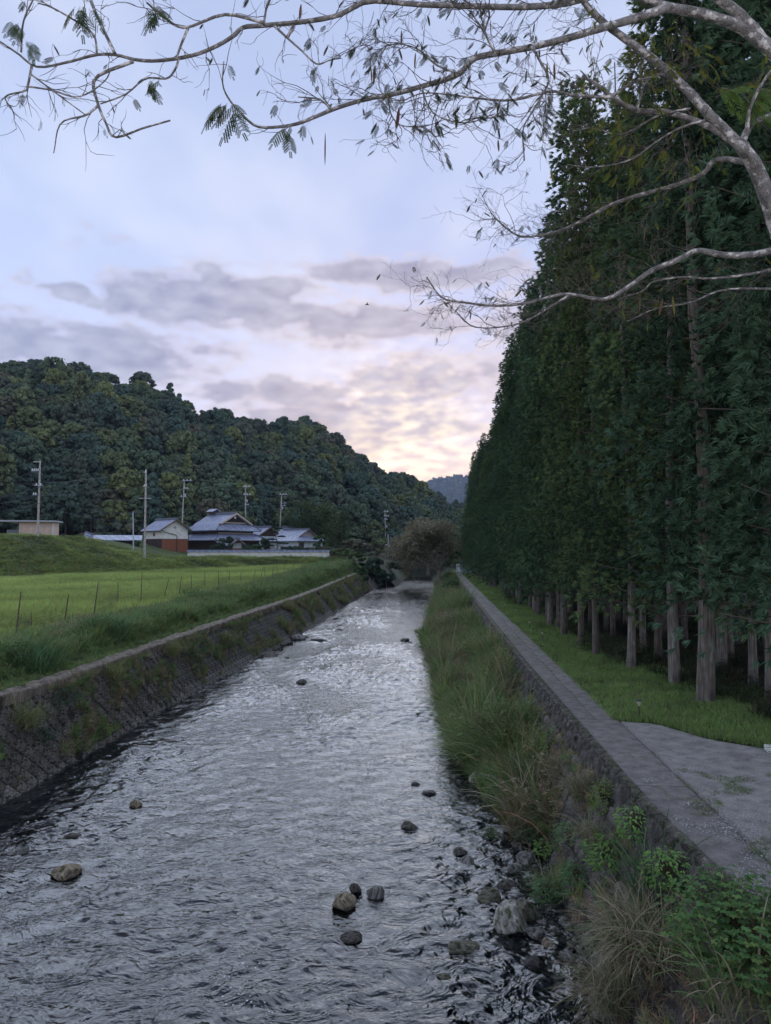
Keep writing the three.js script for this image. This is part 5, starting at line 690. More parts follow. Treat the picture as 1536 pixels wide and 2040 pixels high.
  for (const [px, py, n, lab, sd] of [[1060, 1620, 260, 'straw-coloured grass tuft hanging low on the near wall', 491], [1190, 1680, 260, 'dry grass tuft below the yellow-green bush', 492], [1100, 1780, 220, 'thin green grass tuft above the small round bush', 493], [1020, 1450, 420, 'long pale grass spilling down the wall beside the path', 494]]) clump('grass_clump', lab, onWall(px, py, .05), n, .7, .011, .2, 1.0, 1.2, .45, px === 1100 ? G1 : DRY, sd, [-.25, 0]);
  // more growth along the right bank
  for (const [px, py, sx, n, cols, lab] of [[985, 1480, .5, 700, 0, 'dark green leafy weed among the bank grass above the round boulder'], [930, 1395, .5, 700, 1, 'bright leafy weed where the bank grass leans out'], [900, 1300, .6, 700, 0, 'dark leafy weed beside the headland grass'], [955, 1330, .5, 600, 1, 'yellow-green weed in the middle of the bank grass'], [1030, 1400, .4, 500, 0, 'leafy weed against the wall below the path'], [925, 1255, .6, 600, 1, 'pale green weed clump further up the right bank'], [1010, 1290, .45, 400, 0, 'low weed at the path edge above the bank grass']]) { const q = onY(px, py, .9), d = -q.z; leafy('bank_weed', lab, 'weed', V(q.x, barY(q.x, d) + .45, q.z), [sx, .55, sx * 1.3], n, .11, .045, cols ? [[.19, .33, .09], [.16, .29, .085]] : [[.09, .18, .075], [.105, .20, .08]], 470 + px % 97); }
  // left wall and bank
  const onL = (px, py, t) => { let d = 20; for (let k = 0; k < 30; k++) { const p = at(px, py, d), x = lerp(leftBaseX(d), leftTopX(d), clamp((p.y + .35) / 2.6)); d *= x / p.x; } return at(px, py, d); };
  const s1 = onL(115, 1388); leafy('wall_shrub', 'round dark green shrub growing from the left wall', 'shrub', s1.add(V(.2, 0, 0)), [.42, .34, .42], 700, .06, .03, [[0.052, 0.117, 0.058], [0.046, 0.098, 0.052]], 431);
  for (const [px, py, s, lab] of [[215, 1350, 441, 'yellow-green grass tuft hanging from the left wall coping'], [40, 1440, 442, 'dry yellow grass on the left wall below the round shrub'], [330, 1300, 443, 'pale weeds under the coping further along the left wall'], [440, 1275, 444, 'mixed weeds at mid height of the left wall']]) { const p = onL(px, py); clump('wall_grass', lab, p.add(V(.1, 0, 0)), 300, .75, .014, .2, .9, 1.2, .8, [[0.195, 0.227, 0.072], [0.221, 0.215, 0.091], [0.156, 0.195, 0.065]], s, [.3, 0]); }
  const s2 = onL(80, 1465); leafy('wall_shrub', 'small fern-like green plant low on the left wall', 'shrub', s2.add(V(.15, 0, 0)), [.25, .25, .25], 160, .11, .03, [[0.052, 0.117, 0.065]], 445); const s3 = onL(375, 1300); leafy('wall_shrub', 'leafy green weed on the left wall past the yellow tuft', 'shrub', s3.add(V(.15, 0, 0)), [.5, .22, .5], 400, .08, .035, [[0.078, 0.156, 0.058], [0.065, 0.130, 0.052]], 446);
  for (const [px, py, d0, n, lab, c] of [[60, 1330, 0, 900, 'large dark grass mound at the left end of the bank', DK], [215, 1265, 0, 800, 'tall dark green grass clump beside the fence stakes', DK], [385, 1190, 0, 600, 'grass clump halfway along the field fence', [[0.091, 0.169, 0.058], [0.078, 0.150, 0.058]]], [150, 1270, 0, 500, 'straw-coloured dead grass at the foot of the stakes', DRY]]) { const p = onLand(px, py); clump('bank_clump', lab, p, n, .95, .018, .2, 1.0, 1.0, 1.6, c, 450 + px); }
  const bz = onY(1012, 1195, PATH_Y); leafy('round_bush', 'rounded dark bush between the cedars beside the lawn', 'shrub', V(6.0, PATH_Y + .95, -57), [.9, 1.15, .9], 1500, .16, .08, [[0.052, 0.098, 0.039], [0.065, 0.111, 0.042]], 460);
  leafy('fern_patch', 'low yellow-green shoots at the foot of the round bush', 'weed', V(5.6, PATH_Y + .25, -53.5), [.6, .35, .6], 300, .16, .06, [[0.117, 0.182, 0.052]], 461);
  leafy('bamboo_grass', 'patch of dark bamboo grass before the pale trunks of the grove', 'weed', V(7.0, PATH_Y + .35, -27.0), [1.0, .55, .9], 900, .22, .03, [[0.058, 0.091, 0.039], [0.078, 0.111, 0.046], [0.143, 0.117, 0.078]], 462);
  leafy('bamboo_grass', 'second patch of bamboo grass at the lawn edge', 'weed', V(6.5, PATH_Y + .3, -30.0), [.9, .45, .9], 700, .2, .03, [[0.058, 0.091, 0.039], [0.078, 0.111, 0.046]], 463);
}
function onLand(px, py) { let lo = 10, hi = 160; for (let d = 12; d < 160; d += .25) { const p = at(px, py, d); if (p.y < landL(p.x, d)) return V(p.x, landL(p.x, d), -d); } return at(px, py, 120); }
// ------------------------------------------------------------------ field fence: cane stakes and netting
{
  const o = thing('field_fence', 'row of thin cane stakes with sagging net along the paddy edge', 'fence'), cane = mat({ color: lin(.15, .13, .10), map: rep(T.bark, 1) }), netM = mat({ color: lin(.06, .065, .06) });
  const st = [[28, 1285, 42, 1178], [62, 1256, 62, 1220], [125, 1255, 137, 1183], [144, 1245, 145, 1222], [183, 1247, 196, 1160], [235, 1208, 235, 1160], [280, 1205, 283, 1140], [325, 1192, 337, 1152], [355, 1190, 362, 1148], [381, 1182, 381, 1145], [408, 1172, 408, 1140], [435, 1175, 435, 1136], [457, 1160, 457, 1137], [478, 1160, 480, 1140], [503, 1163, 509, 1136], [517, 1157, 525, 1130], [528, 1152, 527, 1130], [540, 1158, 546, 1125], [553, 1150, 551, 1124], [567, 1144, 567, 1122], [582, 1142, 586, 1118], [600, 1136, 604, 1116], [615, 1132, 616, 1112], [632, 1128, 634, 1110], [650, 1124, 650, 1107], [660, 1124, 665, 1106], [672, 1122, 673, 1104], [683, 1122, 687, 1102], [700, 1128, 703, 1110], [712, 1136, 715, 1116]];
  const tops = []; for (const [x0, y0, x1, y1] of st) { const p = onLand(x0, y0), t = at(x1, y1, -p.z + .1); mesh('stake', new GB().tube([p.clone().add(V(0, -.25, 0)), p.clone().lerp(t, .55).add(V(.02, 0, .02)), t], [.036, .032, .022], 6).geo(), cane, o); tops.push([p, t]); }
  const ng = new GB(); for (let k = 1; k < 13; k++) { const [a, ta] = tops[k - 1], [b, tb] = tops[k]; for (const f of [.18, .32, .46, .60]) { const m = a.clone().lerp(ta, f).lerp(b.clone().lerp(tb, f), .5); m.y -= .08; ng.tube([a.clone().lerp(ta, f), m, b.clone().lerp(tb, f)], [.004, .004, .004], 3, false); } const n = Math.round(a.distanceTo(b) / .22); for (let q = 1; q < n; q++) { const e = a.clone().lerp(b, q / n), t = ta.clone().lerp(tb, q / n); ng.tube([e.clone().lerp(t, .02), e.clone().lerp(t, .58).add(V(0, -.06, 0))], [.003, .003], 3, false); } }
  const nm = mesh('net', ng.geo(), netM, o);
}
// ------------------------------------------------------------------ garden lamps on the lawn
{
  const shade = mat({ color: lin(.55, .50, .33), roughness: .6 }), black = mat({ color: lin(.03, .032, .035), roughness: .5 }), capM = mat({ color: lin(.05, .06, .09), roughness: .3 });
  const cone = new THREE.LatheGeometry([[.018, 0], [.03, .02], [.068, .115], [.07, .12], [.062, .118]].map(q => new THREE.Vector2(...q)), 16), ord = ['nearest', 'second', 'third', 'fourth', 'fifth', 'sixth', 'seventh', 'farthest'];
  [[1273.5, 1428], [1081, 1276], [1055, 1252], [1028, 1226], [1006, 1214], [980, 1189], [961, 1170], [950, 1162]].forEach(([px, py], k) => { const p = onY(px, py, PATH_Y + .02), o = thing('garden_lamp', `${ord[k]} small solar garden lamp with cream cone on the lawn`, 'lamp', p.toArray(), 0, 'solar lamps along the lawn'); mesh('stake', new GB().tube([V(0, -.05, 0), V(0, .26, 0)], [.012, .012], 8).geo(), black, o); mesh('cone_shade', cone, shade, o).position.y = .25; mesh('solar_cap', new THREE.CylinderGeometry(.075, .078, .02, 16), capM, o).position.y = .385; });
}
// ------------------------------------------------------------------ trees at the end of the river, in the farm garden and bamboo
function twigTree(g, lf, p, dir, len, rad, depth, r, opt) {
  const pts = [p.clone()], rads = [rad], n = 4; let d = dir.clone(), q = p.clone();
  for (let k = 1; k <= n; k++) { d.add(V((r() - .5) * opt.wob, (r() - .5) * opt.wob + opt.lift, (r() - .5) * opt.wob)).normalize(); q = q.clone().addScaledVector(d, len / n); pts.push(q); rads.push(rad * (1 - .55 * k / n)); }
  g.tube(pts, rads, depth > 2 ? 7 : depth > 0 ? 4 : 3, false);
  if (depth === 0) { for (let k = 0; k < opt.leaves; k++) { const c = opt.cols[Math.floor(r() * opt.cols.length)], f = .75 + .5 * r(); lf.col = c.map(x => x * f); const t = pts[1 + Math.floor(r() * n)].clone().add(V((r() - .5) * .5, (r() - .5) * .5, (r() - .5) * .5)); lf.leaf(t, V(r() - .5, -.3 * r(), r() - .5).normalize(), V(r() - .5, 1, r() - .5).normalize(), opt.leaf * (.6 + .8 * r()), opt.leaf * .6); } return; }
  const kids = opt.kids + (r() < .5 ? 1 : 0); for (let k = 0; k < kids; k++) { const at0 = k === 0 ? n : 1 + Math.floor(r() * n), nd = d.clone().multiplyScalar(.7).add(V((r() - .5) * 1.9, (r() - .35) * 1.0, (r() - .5) * 1.9)).add(opt.pull).normalize(); twigTree(g, lf, pts[at0], nd, len * (.62 + .22 * r()), rads[at0] * .78, depth - 1, r, opt); }
}
{
  const r = rng(511), brown = mat({ color: lin(.26, .235, .215), map: rep(T.bark, 1) });
  const cherry = (label, pos, dirs, seed, len, rad, opt) => { const q = rng(seed), o = thing('cherry_tree', label, 'tree', pos), tr = new GB(), tw = new GB(), lf = new GB(); for (const d of dirs) twigTree(tw, lf, V(0, 1.3, 0), V(...d).normalize(), len, rad, 5, q, opt); tr.tube([V(0, -.4, 0), V(.05, .6, 0), V(0, 1.5, 0)], [rad * 1.9, rad * 1.5, rad * 1.25], 10); mesh('trunk', tr.geo(), brown, o); mesh('branches', tw.geo(), brown, o); mesh('crown', lf.geo(), leafMat(0xffffff, .3), o); };
  const c0 = { wob: .35, lift: .02, leaves: 6, cols: [[.28, .26, .15], [.31, .26, .17], [.24, .26, .14], [.28, .24, .17]], leaf: .30, kids: 3, pull: V(-.12, .02, .02) };
  cherry('spreading brown-leaved cherry tree overhanging the far river', [.3, 1.7, -118], [[-.9, .75, .1], [-.25, 1, -.2], [.45, .9, .2], [-1, .45, -.5], [-.7, .6, .7]], 521, 3.3, .18, c0);
  cherry('second brown-leaved tree behind the spreading cherry', [-1.6, 2.0, -134], [[-.7, .8, .2], [.3, 1, .1], [.6, .7, -.2], [-.9, .5, -.4]], 522, 3.3, .17, c0);
  // shrubs and trees closing the valley beyond the bend
  const bushGeo = [lobeCrown(31, 3.4, 1.9, 16, 60, .36), lobeCrown(32, 2.6, 2.2, 16, 60, .36), lobeCrown(33, 4.4, 2.0, 20, 60, .40)], tone = [[.075, .125, .052], [.06, .105, .052], [.105, .14, .058], [.125, .125, .075], [.055, .09, .052]].map(c => leafMat(lin(...c), .25)), stem = trunkGeo(1.6, .09, 9);
  const bush = (label, x, y, d, s, sy, k, t, group) => { const o = thing('riverside_bush', label, 'bush', [x, y, -d], r() * 6.28, group); o.scale.set(s, sy, s); mesh('foliage', bushGeo[k], tone[t], o); mesh('stem', stem, brown, o); };
  bush('tall dark vine-covered bush leaning over the left water edge', -8.9, .9, 104, .75, .95, 2, 4); bush('rounded dark bush next to the vine-covered bush', -7.4, .3, 109, .7, .75, 0, 4); bush('low leafy bush at the end of the left wall', -10.6, 1.6, 112, .9, .8, 1, 0); bush('green bush above the end of the left wall', -12.8, 3.0, 117, .9, .8, 0, 2);
  bush('pale green bush behind the fence end', -15.5, 4.6, 121, .9, .7, 1, 2);
  for (let k = 0; k < 34; k++) { const d = 122 + 60 * r(), x = -26 + 34 * r(); if (Math.abs(x + 4.0) < 4.2 && d < 160) continue; bush(x < -12 ? 'bush in the thicket between the farm and the road railing' : x < 0 ? 'bush in the thicket closing the river bend' : 'bush at the far end of the right bank', x, x < -9 ? 4.2 : x > 1 ? 1.9 : 2.2 + (d - 150) * .05, d, .8 + .6 * r(), .7 + .5 * r(), Math.floor(r() * 3), Math.floor(r() * 5), 'thicket at the river bend'); }
  for (let k = 0; k < 9; k++) bush('bush on the right bank before the far end of the path', 1.3 + 1.0 * r(), .7, 88 + 4 * k + 2 * r(), .42 + .2 * r(), .5, k % 2, k % 3, 'bushes on the far right bank');
  // trees of the middle distance at the valley mouth
  for (const [px, d, s, k, lab] of [[700, 178, .75, 0, 'dark tree right of the bamboo grove'], [735, 186, .85, 1, 'dark round tree above the road railing'], [790, 190, .8, 2, 'tree where the road railing ends'], [840, 196, .85, 3, 'tree behind the brown cherry crowns'], [880, 190, .8, 0, 'tree rising over the far end of the path'], [905, 176, .6, 1, 'small tree beside the far end of the grove'], [815, 176, .55, 3, 'low tree behind the river bend'], [860, 172, .6, 2, 'low tree above the end of the water']]) { const p = at(px, 1085, d), o = thing('valley_tree', lab, 'tree', [p.x, 3.5, -d], r() * 6.28, 'trees at the valley mouth'); o.scale.setScalar(s); mesh('crown', hillKinds[0].geo[k], hillTone[(k * 2 + 1) % 8], o); mesh('trunk', hillKinds[0].trunk, barkFar, o); }
  // bamboo
  const culm = mat({ color: lin(.14, .17, .07) }), bl = [[.085, .125, .045], [.075, .115, .045], [.10, .135, .05]].map(c => leafMat(lin(...c), .35));
  const bam = seed => { const q = rng(seed), g = new GB(), c = new GB(); for (let k = 0; k < 9; k++) { const a = q() * 6.283, b = V((q() - .5) * 2.2, -.3, (q() - .5) * 2.2), H = 8 + 4.5 * q(), bend = 1.2 + 1.6 * q(), pts = [], rd = []; for (let s = 0; s <= 6; s++) { const t = s / 6; pts.push(V(b.x + Math.cos(a) * bend * t * t * t, b.y + H * t * (1 - .10 * t * t), b.z + Math.sin(a) * bend * t * t * t)); rd.push(.055 * (1 - .8 * t)); } c.tube(pts, rd, 5); for (let s = 0; s < 230; s++) { const t = .25 + .75 * Math.pow(q(), .8), m = Math.min(5, Math.floor(t * 6)), p = pts[m].clone().lerp(pts[m + 1], t * 6 - m), an = q() * 6.283, w = (.35 + 1.1 * q()) * (1.25 - t * .7); p.add(V(Math.cos(an) * w, -.25 * w + (q() - .5) * .5, Math.sin(an) * w)); const f = .75 + .5 * q(); g.col = [f, f, f]; for (let z = 0; z < 3; z++) g.blade(p, V(Math.cos(an) + q() - .5, -.25 - .6 * q(), Math.sin(an) + q() - .5), .34 + .25 * q(), .10, V(0, -.5, 0), 2); } } return [g.geo(), c.geo()]; };
  const bg = [bam(531), bam(532)]; [[592, 150, .9, 'leftmost clump of the bamboo grove'], [612, 146, 1.05, 'second bamboo clump from the left in the grove'], [632, 151, 1.1, 'tallest bamboo clump in the middle of the grove'], [652, 147, 1.0, 'bamboo clump right of the tallest one'], [668, 151, .9, 'bamboo clump toward the right of the grove'], [660, 139, .62, 'low bamboo clump in front of the grove'], [684, 148, .7, 'rightmost short clump of the bamboo grove']].forEach(([px, d, s, lab], k) => { const p = at(px, 1095, d), o = thing('bamboo_clump', 'feathery light green bamboo, ' + lab, 'bamboo', [p.x, YARD - .4, -d], k * 1.7, 'bamboo grove'); o.scale.setScalar(s); mesh('foliage', bg[k % 2][0], bl[k % 3], o); mesh('culms', bg[k % 2][1], culm, o); });
  // garden pine in tiers, and clipped shrubs
  { const p = at(551, 1100, 127), o = thing('garden_pine', 'clipped garden pine with foliage in dark tiers before the annex', 'pine', [p.x, YARD - .2, p.z]), q = rng(541), tr = new GB(), g = new GB(); tr.tube([V(0, -.2, 0), V(.2, 1.6, 0), V(-.15, 3.2, 0), V(.1, 4.7, 0)], [.17, .14, .1, .05], 8); for (const [x, y, z, rr] of [[-1.2, 1.5, .2, .9], [1.2, 1.9, .1, .95], [-.9, 2.6, -.2, .9], [.9, 3.1, .2, .8], [-.5, 3.9, .1, .7], [.4, 4.5, 0, .65], [0, 5.1, 0, .5], [0, 2.1, 1.0, .8]]) { tr.tube([V(0, y - .4, 0), V(x, y - .1, z)], [.05, .03], 5); for (let k = 0; k < 260; k++) { const a = q() * 6.283, u = Math.sqrt(q()) * rr, f = .75 + .5 * q(); g.col = [f, f, f]; const pp = V(x + Math.cos(a) * u, y + .32 * rr * (1 - (u / rr) ** 2) * q(), z + Math.sin(a) * u); g.blade(pp, V((q() - .5), .9, (q() - .5)), .22, .08, V(0, 0, 0), 1); } } mesh('trunk', tr.geo(), brown, o); mesh('needle_tiers', g.geo(), leafMat(lin(.035, .06, .03), .15), o); }
  for (const [px, d, s, sy, k, t, lab] of [[452, 128, .75, .9, 0, 4, 'dark garden shrub before the farmhouse door'], [430, 129, .6, .7, 1, 4, 'low dark shrub left of the farmhouse door'], [505, 127, .7, .7, 1, 0, 'garden shrub between gate and pine'], [525, 127.5, .6, .8, 0, 4, 'narrow shrub just left of the garden pine'], [572, 127, .6, .6, 1, 4, 'low shrub right of the garden pine'], [600, 126, .35, .35, 1, 4, 'small clipped ball shrub before the pale house'], [640, 128, .7, .8, 2, 0, 'green shrub at the right end of the garden wall'], [268, 121, .6, .7, 0, 0, 'shrub beside the gatehouse'], [200, 125, .9, .7, 1, 0, 'shrub above the sloping tiled wall'], [225, 127, .9, .8, 0, 4, 'dark shrub behind the gatehouse roof']]) { const p = at(px, 1100, d); const o = thing('garden_shrub', lab, 'shrub', [p.x, YARD - .2, -d], px); o.scale.set(s, sy, s); mesh('foliage', bushGeo[k], tone[t], o); mesh('stem', stem, brown, o); }
}
// ------------------------------------------------------------------ the silk tree that reaches over the bridge from the right
{
  const r = rng(601), o = thing('silk_tree', 'pale-barked silk tree reaching over the river from the right', 'tree', [0, 0, 0]);
  const bark = mat({ color: lin(.31, .297, .28), map: rep(T.smoothBark, 1.6), bumpMap: rep(T.grain, 3), bumpScale: .008 }), barkD = mat({ color: lin(.17, .15, .13), map: rep(T.smoothBark, 2), bumpMap: rep(T.grain, 4), bumpScale: .006 });
  // [name, depth at start, depth at end, radius px start, end, points in the photograph]
  const B = [
    ['trunk', 6.9, 6.3, 21, 15, [[1600, 640], [1570, 530], [1536, 417], [1507, 338], [1478, 292]]],
    ['branch', 6.3, 6.0, 12.5, 6, [[1482, 300], [1465, 281], [1413, 229], [1371, 182], [1309, 125], [1246, 78], [1205, 47], [1173, 16], [1150, -14], [1110, -50]]],
    ['branch', 7.2, 6.25, 15, 7.8, [[1640, 230], [1590, 160], [1536, 104], [1507, 78], [1465, 50], [1392, 26], [1325, 13], [1288, -2], [1220, -18], [1150, 0], [1100, 10]]],
    ['branch', 6.25, 5.7, 7.7, 2.0, [[1112, 9], [1100, 10], [1040, 14], [930, 12], [830, 9], [730, 3], [677, 29], [615, 42], [520, 51], [484, 55], [463, 73], [427, 94], [385, 110], [312, 121], [271, 119], [229, 109], [193, 109], [130, 125], [73, 133], [36, 107], [0, 83], [-40, 60]]],
    ['branch', 7.1, 6.6, 14, 10, [[1545, 112], [1517, 78], [1476, 31], [1430, -4], [1380, -40]]],
    ['branch', 6.1, 5.3, 10, 1.4, [[1330, 15], [1257, 39], [1194, 57], [1142, 73], [1059, 94], [986, 107], [944, 117], [913, 148], [840, 172], [772, 190], [736, 196], [677, 213], [625, 234], [594, 246], [552, 253], [510, 251], [479, 224], [458, 200], [444, 170], [446, 122]]],
    ['branch', 6.3, 6.0, 9, 3.5, [[1470, 288], [1408, 250], [1330, 224], [1267, 219], [1220, 193], [1189, 169], [1160, 151]]],
    ['branch', 6.05, 5.4, 4.5, 1.2, [[1222, 194], [1147, 190], [1100, 182], [1017, 200], [944, 195], [892, 188], [840, 186], [795, 205]]],
    ['branch', 6.5, 7.3, 7, 1.6, [[1490, 322], [1423, 320], [1403, 344], [1350, 367], [1267, 391], [1215, 409], [1153, 443], [1111, 461], [1038, 471], [1007, 453], [985, 432]]],
    ['branch', 7.0, 8.0, 9, 1.5, [[1640, 470], [1536, 500], [1491, 508], [1439, 508], [1387, 500], [1350, 518], [1298, 539], [1257, 568], [1205, 596], [1153, 589], [1121, 586], [1048, 604], [986, 609], [923, 602], [882, 594], [850, 552]]],
    ['branch', 7.6, 8.0, 3.2, 1.2, [[1135, 588], [1100, 609], [1069, 628], [1028, 646], [944, 651], [908, 620]]],
    ['branch', 7.2, 7.6, 4, 1.3, [[1620, 530], [1536, 537], [1507, 544], [1413, 555], [1361, 552], [1298, 563], [1283, 578], [1236, 594]]],
    ['branch', 7.3, 7.8, 3.2, 1.2, [[1620, 570], [1536, 575], [1439, 578], [1371, 604], [1309, 614], [1250, 640]]],
    ['branch', 6.4, 6.6, 9, 6, [[1478, 285], [1490, 258], [1500, 244], [1536, 229], [1600, 200]]], ['branch', 6.4, 6.2, 5, 3, [[1488, 262], [1492, 225], [1510, 180], [1545, 130]]],
    ['branch', 6.2, 6.5, 3, 1.2, [[1405, 240], [1361, 252], [1309, 281], [1257, 318], [1179, 333], [1130, 328]]], ['branch', 6.15, 6.3, 2.6, 1.2, [[1375, 216], [1314, 229], [1236, 268], [1179, 255], [1140, 262]]], ['branch', 6.1, 6.1, 3.4, 1.6, [[1268, 219], [1290, 160], [1330, 140]]], ['branch', 6.1, 5.9, 4, 2, [[1222, 190], [1260, 165], [1320, 148]]],
    ['branch', 5.75, 5.6, 4.6, 2, [[266, 122], [188, 159], [195, 206], [211, 245], [228, 273], [286, 255], [339, 240]]], ['branch', 5.6, 5.6, 3.2, 1.2, [[195, 211], [172, 229], [122, 245], [107, 305]]], ['branch', 5.7, 5.9, 4, 3.2, [[229, 107], [193, 31], [180, 0], [170, -30]]], ['branch', 5.7, 5.6, 3, 1.6, [[193, 109], [190, 78], [180, 62], [141, 36], [99, 13], [75, 6]]], ['branch', 5.7, 5.6, 2.6, 2, [[42, 104], [47, 42], [68, -5]]], ['branch', 5.7, 5.6, 3.4, 1.4, [[63, 133], [55, 172], [52, 180], [10, 193], [22, 215]]], ['branch', 5.65, 5.6, 2.4, 1.4, [[55, 172], [104, 180], [151, 193], [182, 182], [213, 156], [220, 140]]], ['branch', 5.65, 5.6, 2.2, 1.4, [[63, 149], [115, 188], [169, 228]]], ['branch', 5.75, 5.6, 3, 1.6, [[357, 115], [349, 138], [333, 156], [292, 156], [250, 188], [200, 207]]],
    ['branch', 5.8, 5.7, 4.4, 2.4, [[526, 45], [448, 29], [365, 55], [323, 31], [292, 5]]], ['branch', 5.75, 5.7, 3.4, 2.4, [[375, 55], [359, 94], [351, 118]]], ['branch', 5.8, 5.6, 3.2, 1.2, [[547, 52], [573, 76], [599, 99], [633, 128], [656, 120], [680, 116]]], ['branch', 5.45, 5.4, 2.6, 1.5, [[661, 221], [641, 200], [594, 193]]], ['branch', 5.8, 5.75, 4, 3.4, [[573, 74], [585, 50]]], ['branch', 5.85, 5.8, 3.4, 1.8, [[526, 50], [530, 20], [540, -10]]],
    ['branch', 5.8, 5.5, 3.6, 1.4, [[1059, 92], [1075, 120], [1093, 158], [1080, 190], [1062, 220], [1042, 258], [1045, 320]]], ['branch', 5.8, 5.6, 3.4, 1.6, [[985, 105], [962, 60], [935, 20]]], ['branch', 5.7, 5.4, 2.6, 1.2, [[913, 146], [870, 130], [835, 100], [800, 88], [760, 92]]], ['branch', 5.6, 5.4, 2.4, 1.1, [[840, 172], [850, 205], [870, 230], [920, 245], [970, 236], [1010, 230]]], ['branch', 5.6, 5.3, 2.2, 1.0, [[772, 190], [780, 230], [800, 250], [850, 256], [880, 292]]], ['branch', 5.85, 5.6, 2.8, 1.2, [[965, 62], [975, 30], [968, 8]]],
  ];
  const twig = new GB(), lf = new GB(), tips = []; let nb = 0;
  const world = (px, py, d) => at(px, py, d);
  function curve(pts, d0, d1, a, b) { const n = pts.length, c = new THREE.CatmullRomCurve3(pts.map(([x, y], k) => world(x, y, lerp(d0, d1, k / (n - 1)) + .06 * pn(x * .02, y * .02 + 5))), false, 'centripetal'), m = Math.max(5, Math.round(n * 3.2)), P = c.getPoints(m), len = P.length; return [P, P.map((p, k) => Math.max(.0022, lerp(a, b, Math.pow(k / (len - 1), .85)) * .88 * -p.z / F * (1 + .10 * pn(k * .9 + a, 3))))]; }
  // fine zigzag twigs with leaves or without
  function sprout(p, dir, len, rad, depth, bare) { const n = 4, pts = [p], rd = [rad]; let d = dir.clone(), q = p.clone(); for (let k = 1; k <= n; k++) { d.add(V((r() - .5) * .75, (r() - .5) * .75, (r() - .5) * .6)).normalize(); q = q.clone().addScaledVector(d, len / n); pts.push(q); rd.push(Math.max(.0012, rad * (1 - .6 * k / n))); } twig.tube(pts, rd, 3, false); if (depth > 0) { const m = 2 + Math.floor(r() * 2); for (let k = 0; k < m; k++) sprout(pts[1 + Math.floor(r() * n)], d.clone().add(V((r() - .5) * 1.8, (r() - .5) * 1.8, (r() - .5) * 1.2)).normalize(), len * (.5 + .3 * r()), rad * .65, depth - 1, bare); } tips.push([q, d.clone(), bare]); }
  B.forEach(([name, d0, d1, a, b, pts], k) => {
    const [P, rd] = curve(pts, d0, d1, a, b); mesh(name, new GB().tube(P, rd, a > 10 ? 14 : 8, true, .10).geo(), bark, o);
    for (let q = 1; q < P.length - 1; q++) { const p = P[q], t = P[Math.min(P.length - 1, q + 1)].clone().sub(P[q - 1]).normalize(); if (rd[q] > .03) continue; const c = p.clone().applyMatrix4(camera.matrixWorldInverse), px = 768 + F * c.x / -c.z, py = 1020 - F * c.y / -c.z; const low = d1 > 6.9, rate = low ? (q > P.length * .45 ? .95 : .45) : px > 700 && px < 1150 ? .95 : px > 1150 ? .8 : .3; if (r() > rate) continue; sprout(p, t.clone().multiplyScalar(.9).add(V((r() - .5) * 1.5, (r() - .5) * 1.5 + (low ? .3 : 0), (r() - .5) * 1.2)).normalize(), (low ? .34 : .27) * (.5 + r()), .0042, low ? 3 : px < 600 ? 1 : 2, low || px > 1250); }
  });
  // bipinnate leaf: midrib, paired side ribs, paired leaflets
  function frond(p, dir, nrm, len, col) { const side = V().crossVectors(dir, nrm).normalize(), np = 7; for (let k = 1; k <= np; k++) { const t = k / np, b = p.clone().addScaledVector(dir, len * t).addScaledVector(nrm, -.25 * len * t * t); for (const s of k === np ? [0] : [-1, 1]) { const pd = s ? side.clone().multiplyScalar(s * .85).addScaledVector(dir, .55).addScaledVector(nrm, -.25).normalize() : dir.clone().addScaledVector(nrm, -.3).normalize(), pl = len * .42 * (1 - .35 * Math.abs(t - .55)), ps = V().crossVectors(pd, nrm).normalize(), m = 7; for (let j = 1; j <= m; j++) { const f = .8 + .4 * r(); lf.col = [col[0] * f, col[1] * f, col[2] * f]; const e = b.clone().addScaledVector(pd, pl * j / m).addScaledVector(nrm, -.12 * pl * (j / m) ** 2); for (const z of [-1, 1]) { const w = pl * .19, L = pl * .30, u = ps.clone().multiplyScalar(z).addScaledVector(pd, .45).normalize(), n0 = lf.n; lf.v(e.x, e.y, e.z); lf.v(e.x + u.x * L * .5 + pd.x * w * .6, e.y + u.y * L * .5 + pd.y * w * .6, e.z + u.z * L * .5 + pd.z * w * .6); lf.v(e.x + u.x * L, e.y + u.y * L, e.z + u.z * L); lf.v(e.x + u.x * L * .5 - pd.x * w * .5, e.y + u.y * L * .5 - pd.y * w * .5, e.z + u.z * L * .5 - pd.z * w * .5); lf.quad(n0, n0 + 1, n0 + 2, n0 + 3); } } } } twig.tube([p, p.clone().addScaledVector(dir, len * .5).addScaledVector(nrm, -.06 * len), p.clone().addScaledVector(dir, len).addScaledVector(nrm, -.25 * len)], [.0016, .0013, .0009], 3, false); }
  const green = [[.05, .08, .03], [.04, .068, .028], [.06, .085, .03], [.09, .095, .03]], lime = [[.17, .21, .035], [.14, .19, .04], [.20, .21, .04]];
  for (const [p, d, bare] of tips) { const c = p.clone().applyMatrix4(camera.matrixWorldInverse), px = 768 + F * c.x / -c.z, py = 1020 - F * c.y / -c.z; const prob = py > 420 ? .05 : px > 1180 ? .45 : px > 720 ? (py < 260 ? .22 : .08) : .16; if (r() > prob) continue; const col = (px > 1170 ? lime : green), cc = col[Math.floor(r() * col.length)]; frond(p, V(d.x + (r() - .5) * .9, -.35 - .7 * r(), d.z * .5 + (r() - .5) * .8).normalize(), V((r() - .5) * .8, .8, (r() - .5) * .8).normalize(), .035 + .045 * r(), cc); }
